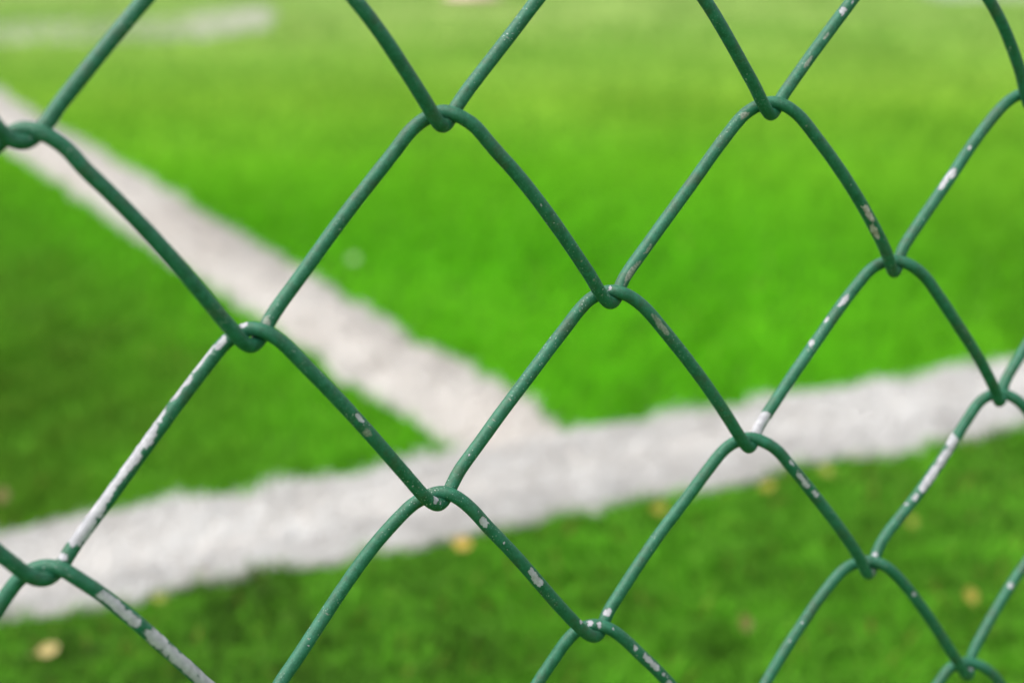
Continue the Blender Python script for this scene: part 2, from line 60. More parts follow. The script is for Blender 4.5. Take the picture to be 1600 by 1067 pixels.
4: [(-436.93,80.81,-0.96),(-435.62,82.14,0.62),(-433.02,84.79,1.72),(-429.54,88.33,2.49),(-423.9,94.08,3.24),(-415.22,102.92,3.7),(-406.53,111.76,3.4),(-400.02,118.39,2.65),(-396.11,122.37,1.86),(-393.5,125.03,0.95),(-392.18,123.7,-0.63),(-389.54,121.05,-1.72),(-386.02,117.51,-2.49),(-380.3,111.76,-3.24),(-371.49,102.92,-3.7),(-362.69,94.08,-3.4),(-356.09,87.45,-2.65),(-352.12,83.47,-1.85),(-349.48,80.81,-0.95),(-348.18,82.14,0.62),(-345.57,84.79,1.72),(-342.1,88.33,2.49),(-336.46,94.08,3.24),(-327.77,102.92,3.7),(-319.09,111.76,3.4),(-312.57,118.39,2.65),(-308.66,122.37,1.86),(-306.06,125.03,0.95),(-304.74,123.7,-0.63),(-302.1,121.05,-1.72),(-298.58,117.51,-2.49),(-292.85,111.76,-3.24),(-284.05,102.92,-3.7),(-275.24,94.08,-3.4),(-268.64,87.45,-2.65),(-264.68,83.47,-1.85),(-262.04,80.81,-0.95),(-260.73,82.14,0.62),(-258.13,84.79,1.72),(-254.66,88.33,2.49),(-249.01,94.08,3.24),(-240.33,102.92,3.7),(-231.64,111.76,3.4),(-225.13,118.39,2.65),(-221.22,122.37,1.86),(-218.61,125.03,0.95),(-217.29,123.7,-0.63),(-214.65,121.05,-1.72),(-211.13,117.51,-2.49),(-205.41,111.76,-3.24),(-196.6,102.92,-3.7),(-187.8,94.08,-3.4),(-181.2,87.45,-2.65),(-177.23,83.47,-1.85),(-174.59,80.81,-0.95),(-173.29,82.14,0.62),(-170.68,84.79,1.72),(-167.21,88.33,2.49),(-161.57,94.08,3.24),(-152.88,102.92,3.7),(-144.2,111.76,3.4),(-137.68,118.39,2.65),(-133.77,122.37,1.86),(-131.17,125.03,0.95),(-129.85,123.7,-0.63),(-127.21,121.05,-1.72),(-123.69,117.51,-2.49),(-117.96,111.76,-3.24),(-109.16,102.92,-3.7),(-100.35,94.08,-3.4),(-93.75,87.45,-2.65),(-89.79,83.47,-1.85),(-87.15,80.81,-0.95),(-85.85,82.14,0.62),(-83.24,84.79,1.72),(-79.77,88.33,2.49),(-74.12,94.08,3.24),(-65.44,102.92,3.7),(-56.75,111.76,3.4),(-50.24,118.39,2.65),(-46.33,122.37,1.86),(-43.72,125.03,0.95),(-14.68,94.08,-3.47),(-11.41,89.7,-3.13),(-8.89,85.95,-2.72),(-6.67,83.63,-2.34),(-4.45,81.91,-1.91),(-0.51,81.0,-0.95),(2.24,81.64,1.06),(7.03,85.6,2.28),(11.71,90.55,3.02),(16.88,95.78,3.49),(20.09,99.21,3.65),(43.72,125.03,0.94),(56.65,110.79,-3.24),(62.05,104.47,-3.62),(68.85,96.79,-3.66),(75.11,88.57,-3.21),(78.65,84.72,-2.77),(81.72,82.79,-2.35),(84.95,81.85,-1.85),(88.78,81.57,-0.93),(92.08,82.67,1.33),(96.85,86.75,2.45),(101.71,91.91,3.17),(106.03,97.15,3.56),(110.71,102.82,3.7),(115.54,108.72,3.55),(120.88,114.99,3.02),(124.61,119.17,2.39),(129.56,123.97,0.97),(132.35,123.74,-0.95),(132.93,121.89,-1.48),(133.92,119.59,-1.96),(136.72,115.84,-2.59),(143.93,107.7,-3.44),(147.7,103.54,-3.64),(151.29,99.06,-3.7),(154.23,95.61,-3.64),(175.19,80.81,-0.93),(176.49,82.14,0.62),(179.09,84.79,1.72),(182.57,88.33,2.49),(188.21,94.08,3.24),(196.9,102.92,3.7),(205.58,111.76,3.4),(212.1,118.39,2.65),(216.0,122.37,1.86),(218.61,125.03,0.95),(219.93,123.7,-0.63),(222.57,121.05,-1.72),(226.09,117.51,-2.49),(231.82,111.76,-3.24),(240.62,102.92,-3.7),(249.42,94.08,-3.4),(256.03,87.45,-2.65),(259.99,83.47,-1.85),(262.63,80.81,-0.95),(263.93,82.14,0.62),(266.54,84.79,1.72),(270.01,88.33,2.49),(275.66,94.08,3.24),(284.34,102.92,3.7),(293.03,111.76,3.4),(299.54,118.39,2.65),(303.45,122.37,1.86),(306.05,125.03,0.95),(307.37,123.7,-0.63),(310.02,121.05,-1.72),(313.54,117.51,-2.49),(319.26,111.76,-3.24),(328.06,102.92,-3.7),(336.87,94.08,-3.4),(343.47,87.45,-2.65),(347.43,83.47,-1.85),(350.08,80.81,-0.95),(351.38,82.14,0.62),(353.98,84.79,1.72),(357.46,88.33,2.49),(363.1,94.08,3.24),(371.79,102.92,3.7),(380.47,111.76,3.4),(386.99,118.39,2.65),(390.89,122.37,1.86),(393.5,125.03,0.95),(394.82,123.7,-0.63),(397.46,121.05,-1.72),(400.98,117.51,-2.49),(406.71,111.76,-3.24),(415.51,102.92,-3.7),(424.31,94.08,-3.4),(430.92,87.45,-2.65),(434.88,83.47,-1.85),(437.52,80.81,-0.95),(438.82,82.14,0.62),(441.43,84.79,1.72),(444.9,88.33,2.49),(450.55,94.08,3.24),(459.23,102.92,3.7),(467.92,111.76,3.4),(474.43,118.39,2.65),(478.34,122.37,1.86),(480.94,125.03,0.95),(482.26,123.7,-0.63),(484.91,121.05,-1.72),(488.43,117.51,-2.49),(494.15,111.76,-3.24),(502.95,102.92,-3.7),(511.76,94.08,-3.4),(518.36,87.45,-2.65),(522.32,83.47,-1.85),(524.96,80.81,-0.95)],
5: [(-437.18,166.12,0.96),(-435.86,164.79,-0.63),(-433.22,162.14,-1.72),(-429.7,158.6,-2.49),(-423.97,152.85,-3.24),(-415.17,144.01,-3.7),(-406.36,135.17,-3.4),(-399.76,128.54,-2.65),(-395.8,124.56,-1.85),(-393.16,121.9,-0.95),(-391.86,123.23,0.62),(-389.25,125.88,1.72),(-385.78,129.42,2.49),(-380.13,135.17,3.24),(-371.45,144.01,3.7),(-362.76,152.85,3.4),(-356.25,159.48,2.65),(-352.34,163.46,1.86),(-349.73,166.12,0.95),(-348.41,164.79,-0.63),(-345.77,162.14,-1.72),(-342.25,158.6,-2.49),(-336.53,152.85,-3.24),(-327.72,144.01,-3.7),(-318.92,135.17,-3.4),(-312.32,128.54,-2.65),(-308.35,124.56,-1.85),(-305.71,121.9,-0.95),(-304.41,123.23,0.62),(-301.8,125.88,1.72),(-298.33,129.42,2.49),(-292.69,135.17,3.24),(-284.0,144.01,3.7),(-275.32,152.85,3.4),(-268.8,159.48,2.65),(-264.9,163.46,1.86),(-262.29,166.12,0.95),(-260.97,164.79,-0.63),(-258.33,162.14,-1.72),(-254.81,158.6,-2.49),(-249.08,152.85,-3.24),(-240.28,144.01,-3.7),(-231.47,135.17,-3.4),(-224.87,128.54,-2.65),(-220.91,124.56,-1.85),(-218.27,121.9,-0.95),(-216.97,123.23,0.62),(-214.36,125.88,1.72),(-210.89,129.42,2.49),(-205.24,135.17,3.24),(-196.56,144.01,3.7),(-187.87,152.85,3.4),(-181.36,159.48,2.65),(-177.45,163.46,1.86),(-174.85,166.12,0.95),(-173.52,164.79,-0.63),(-170.88,162.14,-1.72),(-167.36,158.6,-2.49),(-161.64,152.85,-3.24),(-152.83,144.01,-3.7),(-144.03,135.17,-3.4),(-137.43,128.54,-2.65),(-133.46,124.56,-1.85),(-130.82,121.9,-0.95),(-129.52,123.23,0.62),(-126.92,125.88,1.72),(-123.44,129.42,2.49),(-117.8,135.17,3.24),(-109.11,144.01,3.7),(-100.43,152.85,3.4),(-93.91,159.48,2.65),(-90.01,163.46,1.86),(-87.4,166.12,0.95),(-86.08,164.79,-0.63),(-83.44,162.14,-1.72),(-79.92,158.6,-2.49),(-74.19,152.85,-3.24),(-65.39,144.01,-3.7),(-56.59,135.17,-3.4),(-49.98,128.54,-2.65),(-46.02,124.56,-1.85),(-43.38,121.9,-0.95),(-42.08,123.23,0.62),(-39.47,125.88,1.72),(-36.0,129.42,2.49),(-30.35,135.17,3.24),(-21.67,144.01,3.7),(-12.98,152.85,3.4),(-6.47,159.48,2.65),(-2.56,163.46,1.86),(0.04,166.12,0.95),(1.37,164.79,-0.63),(4.01,162.14,-1.72),(7.53,158.6,-2.49),(13.25,152.85,-3.24),(22.06,144.01,-3.7),(30.86,135.17,-3.4),(37.46,128.54,-2.65),(41.42,124.56,-1.85),(44.07,121.9,-0.95),(45.37,123.23,0.62),(47.97,125.88,1.72),(51.45,129.42,2.49),(57.09,135.17,3.24),(65.78,144.01,3.7),(74.46,152.85,3.4),(80.98,159.48,2.65),(84.88,163.46,1.86),(87.49,166.12,0.95),(119.78,128.22,-3.16),(122.37,125.09,-2.82),(124.68,122.26,-2.43),(127.9,121.13,-1.96),(132.48,121.0,-0.92),(136.15,122.81,1.48),(140.91,127.35,2.51),(144.09,131.33,3.03),(174.93,166.12,0.95),(176.25,164.79,-0.63),(178.9,162.14,-1.72),(182.42,158.6,-2.49),(188.14,152.85,-3.24),(196.94,144.01,-3.7),(205.75,135.17,-3.4),(212.35,128.54,-2.65),(216.31,124.56,-1.85),(218.96,121.9,-0.95),(220.26,123.23,0.62),(222.86,125.88,1.72),(226.34,129.42,2.49),(231.98,135.17,3.24),(240.67,144.01,3.7),(249.35,152.85,3.4),(255.87,159.48,2.65),(259.77,163.46,1.86),(262.38,166.12,0.95),(263.7,164.79,-0.63),(266.34,162.14,-1.72),(269.86,158.6,-2.49),(275.58,152.85,-3.24),(284.39,144.01,-3.7),(293.19,135.17,-3.4),(299.8,128.54,-2.65),(303.76,124.56,-1.85),(306.4,121.9,-0.95),(307.7,123.23,0.62),(310.31,125.88,1.72),(313.78,129.42,2.49),(319.43,135.17,3.24),(328.11,144.01,3.7),(336.8,152.85,3.4),(343.31,159.48,2.65),(347.22,163.46,1.86),(349.82,166.12,0.95),(351.14,164.79,-0.63),(353.79,162.14,-1.72),(357.31,158.6,-2.49),(363.03,152.85,-3.24),(371.83,144.01,-3.7),(380.64,135.17,-3.4),(387.24,128.54,-2.65),(391.2,124.56,-1.85),(393.84,121.9,-0.95),(395.15,123.23,0.62),(397.75,125.88,1.72),(401.23,129.42,2.49),(406.87,135.17,3.24),(415.56,144.01,3.7),(424.24,152.85,3.4),(430.75,159.48,2.65),(434.66,163.46,1.86),(437.27,166.12,0.95),(438.59,164.79,-0.63),(441.23,162.14,-1.72),(444.75,158.6,-2.49),(450.47,152.85,-3.24),(459.28,144.01,-3.7),(468.08,135.17,-3.4),(474.69,128.54,-2.65),(478.65,124.56,-1.85),(481.29,121.9,-0.95),(482.59,123.23,0.62),(485.2,125.88,1.72),(488.67,129.42,2.49),(494.32,135.17,3.24),(503.0,144.01,3.7),(511.69,152.85,3.4),(518.2,159.48,2.65),(522.11,163.46,1.86),(524.71,166.12,0.95)],
}
CHIPS = [
(2, -92.7, 1.54, -2.19, 1.66, 0.45, 0.42, 0),
(2, -94.36, 3.35, -2.5, 1.28, 0.8, 0.2, 0),
(2, -96.64, 6.07, -2.85, 2.81, 0.85, 0.22, 0),
(2, -98.97, 8.91, -3.17, 1.15, 0.7, 0.35, 0),
(2, -100.97, 11.37, -3.36, 2.29, 0.85, 0.25, 0),
(2, -104.24, 15.42, -3.59, 2.04, 0.85, 0.25, 0),
(2, -106.37, 17.99, -3.64, 1.78, 0.5, 0.5, 0),
(2, -108.1, 20.06, -3.67, 2.03, 0.3, 0.65, 0),
(2, -110.6, 23.08, -3.66, 2.54, 0.35, 0.68, 0),
(2, -112.95, 25.95, -3.56, 2.02, 0.45, 0.5, 0),
(2, -115.28, 28.67, -3.43, 2.27, 0.45, 0.52, 0),
(2, -117.56, 31.09, -3.23, 2.27, 0.4, 0.65, 0),
(2, -119.49, 33.15, -3.04, 3.02, 0.25, 0.85, 0),
(2, -122.39, 36.3, -2.6, 3.01, 0.12, 1.0, 0),
(2, -126.23, 40.74, -1.83, 0.75, 0.5, 0.5, 0),
(3, -119.71, 48.51, 2.79, 2.51, 0.1, 0.6, 0),
(3, -117.36, 51.0, 3.12, 2.77, -0.05, 0.62, 0),
(3, -115.2, 53.36, 3.32, 1.9, -0.05, 0.68, 0),
(3, -110.16, 59.17, 3.65, 3.58, 0.08, 0.88, 0),
(3, -107.33, 62.69, 3.69, 3.35, 0.1, 0.8, 0),
(3, -104.59, 65.97, 3.63, 3.63, 0.12, 0.82, 0),
(3, -100.82, 70.42, 3.43, 4.19, 0.15, 0.85, 0),
(2, -88.63, -1.11, -1.2, 0.77, 0.75, 0.35, 0),
(1, -83.36, -1.64, -1.82, 1.16, 0.25, 0.55, 1),
(1, -85.41, 0.97, -1.07, 0.77, 0.2, 0.6, 1),
(1, 6.7, -4.88, -2.42, 3.53, -0.4, 0.45, 1),
(1, 11.07, -9.38, -3.04, 1.48, -0.5, 0.3, 1),
(2, 11.42, 6.7, 2.85, 3.54, 0.15, 0.5, 1),
(2, 0.33, -0.91, -0.93, 0.58, 0.4, 0.4, 0),
(1, 73.2, -15.01, 3.5, 2.37, 0.2, 0.5, 2),
(1, 74.44, -13.57, 3.4, 1.42, 0.35, 0.35, 2),
(1, 77.55, -9.96, 3.16, 2.23, -0.25, 0.5, 2),
(1, 66.63, -22.59, 3.62, 0.39, 0.2, 0.18, 0),
(1, 107.36, -17.91, -3.6, 2.5, 0.4, 0.4, 0),
(1, 109.81, -20.55, -3.67, 1.67, 0.25, 0.6, 0),
(1, 115.06, -27.41, -3.54, 0.67, 0.1, 0.3, 0),
(2, 74.66, 9.44, -3.32, 1.79, 0.15, 0.42, 0),
(2, 72.43, 12.38, -3.51, 0.49, 0.2, 0.18, 0),
(2, 70.42, 14.82, -3.59, 0.97, 0.65, 0.25, 0),
(2, 66.02, 19.98, -3.69, 0.97, 0.5, 0.4, 0),
(2, 49.66, 37.08, -2.27, 1.92, 0.05, 1.1, 0),
(2, 47.54, 39.42, -1.83, 1.92, 0.1, 1.1, 0),
(3, 54.37, 47.46, 2.66, 0.8, 0.5, 0.3, 0),
(3, 57.31, 50.68, 3.07, 1.45, 0.1, 0.42, 0),
(3, 59.44, 53.09, 3.31, 1.62, 0.05, 0.5, 0),
(3, 62.15, 56.31, 3.53, 1.3, 0.3, 0.4, 0),
(3, 119.03, 53.74, -3.43, 2.29, 0.0, 0.95, 0),
(3, 116.04, 57.73, -3.6, 2.81, -0.15, 0.75, 0),
(3, 112.11, 62.42, -3.66, 3.86, -0.05, 0.75, 0),
(3, 109.18, 65.53, -3.63, 1.4, -0.1, 0.6, 0),
(3, 106.69, 67.72, -3.53, 1.05, 0.1, 0.45, 0),
(3, 104.19, 69.92, -3.42, 0.52, 0.6, 0.3, 0),
(3, 92.1, 80.99, -1.95, 0.86, 0.1, 0.5, 0),
(3, 88.06, 84.5, 0.24, 1.03, 0.0, 0.7, 1),
(4, 101.3, 91.48, 3.11, 0.96, 0.2, 0.4, 0),
(4, 68.85, 96.79, -3.66, 0.43, 0.1, 0.2, 0),
(4, 64.88, 101.27, -3.64, 0.51, 0.1, 0.25, 0),
(4, 132.12, 123.76, -0.79, 0.92, 0.0, 0.7, 0),
(4, 149.2, 101.67, -3.67, 0.84, 0.0, 0.5, 0),
(0, 67.63, -62.48, -3.69, 1.08, 0.15, 0.55, 0),
(0, 69.47, -64.37, -3.65, 0.77, -0.25, 0.18, 0),
(0, 62.31, -56.86, -3.55, 1.38, -0.1, 0.3, 1),
(0, 56.34, -50.69, -3.1, 2.14, -0.2, 0.35, 1),
(2, -47.2, 41.04, 1.62, 1.12, 0.6, 0.4, 0),
(3, -36.37, 45.04, 2.28, 0.43, 0.5, 0.2, 0),
(3, -34.61, 47.2, 2.6, 1.14, 0.15, 0.5, 0),
(3, -34.03, 47.93, 2.71, 0.57, -0.15, 0.3, 0),
(3, -29.78, 52.85, 3.29, 0.29, 0.1, 0.15, 0),
(3, -28.62, 54.1, 3.4, 0.29, -0.2, 0.15, 0),
(3, -22.23, 61.52, 3.67, 1.9, 0.15, 0.55, 0),
(3, -20.59, 63.5, 3.68, 1.9, 0.05, 0.62, 0),
(3, -8.25, 77.73, 2.58, 0.6, 0.85, 0.25, 0),
(3, -17.54, 67.21, 3.59, 0.37, 0.0, 0.15, 1),
(3, 4.48, 79.15, -2.15, 1.24, 0.15, 0.62, 0),
(4, -1.5, 81.23, -1.19, 0.77, 0.3, 0.5, 0),
(4, 0.41, 81.21, -0.28, 0.54, 0.0, 0.7, 0),
(4, 2.64, 81.97, 1.16, 0.38, 0.3, 0.2, 0),
(4, 8.59, 87.25, 2.53, 0.77, 0.2, 0.35, 0),
(4, 12.14, 90.99, 3.06, 1.87, 0.3, 0.45, 0),
(4, 14.29, 93.16, 3.25, 1.56, 0.2, 0.5, 0),
(4, 16.88, 95.78, 3.49, 0.79, 0.3, 0.3, 0),
(4, 19.29, 98.35, 3.61, 1.58, 0.0, 0.5, 0),
(2, -27.99, 26.87, -3.48, 0.23, 0.25, 0.4, 1),
(2, -29.52, 28.51, -3.37, 0.23, 0.1, 0.45, 1),
(2, -24.02, 22.65, -3.67, 0.2, 0.2, 0.4, 1),
(3, -69.75, 64.68, -3.57, 0.22, -0.1, 0.4, 1),
(3, -74.06, 69.87, -3.24, 0.21, 0.1, 0.3, 1),
(3, -74.5, 70.38, -3.2, 0.21, -0.4, 0.15, 0),
(0, -27.23, -57.19, -3.55, 0.22, 0.1, 0.4, 1),
(1, -11.24, -10.05, 3.16, 0.42, 0.1, 0.25, 1),
(2, -7.06, 3.26, -2.52, 0.23, -0.2, 0.3, 1),
(1, 37.2, -38.87, -2.49, 1.05, 0.0, 0.5, 1),
(2, -34.77, 33.81, -2.79, 0.43, 0.2, 0.18, 0),
(2, -66.08, 19.02, 3.69, 1.46, 0.45, 0.28, 0),
(2, -63.83, 21.66, 3.68, 1.2, -0.2, 0.55, 1),
(2, -52.34, 35.56, 2.72, 0.28, -0.3, 0.15, 0),
(2, -25.48, 24.2, -3.62, 0.58, 0.2, 0.1, 1),
(1, -22.21, -23.3, 3.62, 0.34, 0.0, 0.15, 0),
(1, -7.45, -5.39, 2.63, 0.57, 0.2, 0.25, 1),
(1, 52.75, -37.36, 2.33, 0.46, -0.2, 0.2, 1),
]
# ----------------------------------------------------------------------------
# helpers
# ----------------------------------------------------------------------------
rng = np.random.default_rng(7)
scene = bpy.context.scene
COL = scene.collection
TURF = 0.010                      # height of the turf tips above the soil
CAM_H = 0.45 + TURF
FO = np.array(FENCE_ORIGIN) + np.array([0, 0, TURF])
FU, FV, FN = (np.array(v) for v in (FENCE_U, FENCE_V, FENCE_N))
WIRE_R = 0.00150


def tag(o, label=None, cat=None, group=None, kind=None):
    for k, v in (('label', label), ('category', cat), ('group', group), ('kind', kind)):
        if v:
            o[k] = v
    return o


def link_mesh(name, verts, faces_flat, loop_tot, mat, parent=None, smooth=True, attrs=None):
    me = bpy.data.meshes.new(name)
    verts = np.asarray(verts, dtype=np.float32)
    faces_flat = np.asarray(faces_flat, dtype=np.int32)
    loop_tot = np.asarray(loop_tot, dtype=np.int32)
    me.vertices.add(len(verts))
    me.vertices.foreach_set('co', verts.ravel())
    me.loops.add(len(faces_flat))
    me.loops.foreach_set('vertex_index', faces_flat)
    me.polygons.add(len(loop_tot))
    starts = np.zeros(len(loop_tot), dtype=np.int32)
    starts[1:] = np.cumsum(loop_tot)[:-1]
    me.polygons.foreach_set('loop_start', starts)
    me.polygons.foreach_set('loop_total', loop_tot)
    if smooth:
        me.polygons.foreach_set('use_smooth', np.ones(len(loop_tot), dtype=bool))
    for k, v in (attrs or {}).items():
        v = np.asarray(v, dtype=np.float32)
        if v.ndim == 2:
            at = me.attributes.new(k, 'FLOAT_COLOR', 'POINT')
            at.data.foreach_set('color', np.hstack([v, np.ones((len(v), 1), np.float32)]).ravel())
        else:
            at = me.attributes.new(k, 'FLOAT', 'POINT')
            at.data.foreach_set('value', v)
    me.update(calc_edges=True)
    me.validate()
    if mat:
        me.materials.append(mat)
    o = bpy.data.objects.new(name, me)
    COL.objects.link(o)
    if parent:
        o.parent = parent
    return o


def new_mat(name):
    m = bpy.data.materials.new(name)
    m.use_nodes = True
    nt = m.node_tree
    nt.nodes.clear()
    return m, nt


class NT:
    """tiny node builder"""
    def __init__(self, nt):
        self.nt = nt

    def n(self, typ, ins=None, **props):
        nd = self.nt.nodes.new(typ)
        for k, v in props.items():
            setattr(nd, k, v)
        for k, v in (ins or {}).items():
            sock = nd.inputs[k]
            if isinstance(v, bpy.types.NodeSocket):
                self.nt.links.new(v, sock)
            else:
                sock.default_value = v
        return nd

    def noise(self, vec, scale, detail=3, rough=0.55):
        return self.n('ShaderNodeTexNoise', {'Vector': vec, 'Scale': scale, 'Detail': detail, 'Roughness': rough}).outputs['Fac']

    def math(self, op, a, b=0.0, c=0.0):
        return self.n('ShaderNodeMath', {0: a, 1: b, 2: c}, operation=op).outputs[0]

    def step(self, v, lo, hi):
        return self.n('ShaderNodeMapRange', {'Value': v, 'From Min': lo, 'From Max': hi}, interpolation_type='SMOOTHSTEP').outputs[0]

    def mix(self, f, a, b):
        nd = self.nt.nodes.new('ShaderNodeMix')
        nd.data_type = 'RGBA'
        for sock, v in ((nd.inputs[0], f), (nd.inputs[6], a), (nd.inputs[7], b)):
            if isinstance(v, bpy.types.NodeSocket):
                self.nt.links.new(v, sock)
            else:
                sock.default_value = (*v, 1) if isinstance(v, tuple) and len(v) == 3 else v
        return nd.outputs[2]


# ----------------------------------------------------------------------------
# materials
# ----------------------------------------------------------------------------
def wire_material():
    m, nt = new_mat('weathered green wire coating')
    b = NT(nt)
    co = b.n('ShaderNodeTexCoord').outputs['Object']
    chip = b.n('ShaderNodeAttribute', attribute_name='chip').outputs['Fac']
    dirt = b.n('ShaderNodeAttribute', attribute_name='dirt').outputs['Fac']
    bare = b.n('ShaderNodeAttribute', attribute_name='bare').outputs['Fac']
    n_rag = b.noise(co, 780, 6, 0.74)
    n_big = b.noise(co, 45, 3)
    n_mid = b.noise(co, 560, 5, 0.66)
    n_fin = b.noise(co, 2300, 3, 0.7)
    # coating colour
    green = b.mix(b.step(n_mid, 0.3, 0.72), (0.009, 0.092, 0.043), (0.019, 0.155, 0.084))
    green = b.mix(b.math('MULTIPLY', b.step(n_big, 0.5, 0.75), 0.35), green, (0.042, 0.20, 0.132))
    grime = b.math('MULTIPLY', b.step(b.noise(co, 150, 6, 0.7), 0.49, 0.66), 0.45)
    green = b.mix(grime, green, (0.055, 0.070, 0.034))
    green = b.mix(b.math('MULTIPLY', b.step(n_fin, 0.53, 0.68), 0.42), green, (0.075, 0.27, 0.18))
    # pin-prick specks of lost coating, in loose patches
    sp = b.step(b.noise(co, 2500, 1, 0.4), 0.695, 0.745)
    spm = b.step(b.noise(co, 60, 2), 0.46, 0.6)
    speck = b.math('MULTIPLY', sp, spm)
    # masks: attribute is 1 in the centre of a flaw, 0 on its rim, below outside
    rag = b.math('MULTIPLY_ADD', b.math('SUBTRACT', n_rag, 0.5), 6.0, 0.18)
    mk = b.step(b.math('ADD', chip, rag), 0.0, 0.10)
    mb = b.step(b.math('ADD', bare, rag), 0.0, 0.12)
    md = b.math('MULTIPLY', b.step(b.math('MULTIPLY_ADD', b.math('SUBTRACT', n_mid, 0.5), 3.2, dirt), -0.15, 0.75), 0.75)
    pale = b.mix(b.step(n_mid, 0.35, 0.7), (0.36, 0.355, 0.385), (0.50, 0.495, 0.525))
    pale = b.mix(b.math('MULTIPLY', b.step(b.noise(co, 700, 4, 0.7), 0.55, 0.75), 0.5), pale, (0.25, 0.235, 0.22))
    tan = b.mix(b.step(n_rag, 0.4, 0.62), (0.30, 0.25, 0.21), (0.56, 0.50, 0.49))
    dust = b.mix(b.step(n_fin, 0.35, 0.65), (0.14, 0.16, 0.12), (0.36, 0.36, 0.31))
    c = b.mix(md, green, dust)
    c = b.mix(mb, c, tan)
    c = b.mix(mk, c, pale)
    rim = b.math('MULTIPLY', b.step(b.math('ADD', chip, rag), -0.16, -0.02), b.math('SUBTRACT', 1.0, mk))
    c = b.mix(b.math('MULTIPLY', rim, 0.55), c, (0.010, 0.045, 0.022))
    c = b.mix(b.math('MULTIPLY', speck, 0.8), c, (0.55, 0.58, 0.55))
    lost = b.math('MAXIMUM', mk, mb)
    hgt = b.math('MULTIPLY_ADD', lost, -1.0, b.math('MULTIPLY', n_fin, 0.22))
    hgt = b.math('ADD', hgt, b.math('MULTIPLY', n_mid, 0.35))
    bump = b.n('ShaderNodeBump', {'Strength': 0.8, 'Distance': 0.00022, 'Height': hgt})
    rgh = b.math('MULTIPLY_ADD', lost, 0.22, b.math('MULTIPLY_ADD', n_mid, 0.30, 0.32))
    p = b.n('ShaderNodeBsdfPrincipled', {'Base Color': c, 'Roughness': rgh, 'Normal': bump.outputs[0], 'IOR': 1.47})
    o = b.n('ShaderNodeOutputMaterial')
    nt.links.new(p.outputs[0], o.inputs[0])
    return m


def blade_material(name, trans, gloss):
    """fibre colour comes with each blade (attribute 'fibre')"""
    m, nt = new_mat(name)
    b = NT(nt)
    c = b.n('ShaderNodeAttribute', attribute_name='fibre').outputs['Color']
    p = b.n('ShaderNodeBsdfDiffuse', {'Color': c})
    gl = b.n('ShaderNodeBsdfGlossy', {'Color': (1, 1, 1, 1), 'Roughness': .45})
    pg = b.n('ShaderNodeMixShader', {0: gloss, 1: p.outputs[0], 2: gl.outputs[0]})
    t = b.n('ShaderNodeBsdfTranslucent', {'Color': c})
    s = b.n('ShaderNodeMixShader', {0: trans, 1: pg.outputs[0], 2: t.outputs[0]})
    o = b.n('ShaderNodeOutputMaterial')
    nt.links.new(s.outputs[0], o.inputs[0])
    return m


def plain_noise_material(name, a, bcol, scale, rough=0.8, spec=0.5):
    m, nt = new_mat(name)
    b = NT(nt)
    co = b.n('ShaderNodeTexCoord').outputs['Object']
    c = b.mix(b.step(b.noise(co, scale, 5, 0.65), 0.3, 0.7), a, bcol)
    bump = b.n('ShaderNodeBump', {'Strength': 0.4, 'Distance': 0.002, 'Height': b.noise(co, scale * 2.5, 4)})
    p = b.n('ShaderNodeBsdfPrincipled', {'Base Color': c, 'Roughness': rough, 'Specular IOR Level': spec, 'Normal': bump.outputs[0]})
    o = b.n('ShaderNodeOutputMaterial')
    nt.links.new(p.outputs[0], o.inputs[0])
    return m


MAT_WIRE = wire_material()
MAT_SOIL = plain_noise_material('turf backing', SOIL_A, SOIL_B, 30, 1.0, 0.0)
MAT_BLADE = blade_material('green turf fibre', .40, .002)
MAT_WHITE = blade_material('white turf fibre', .30, .02)

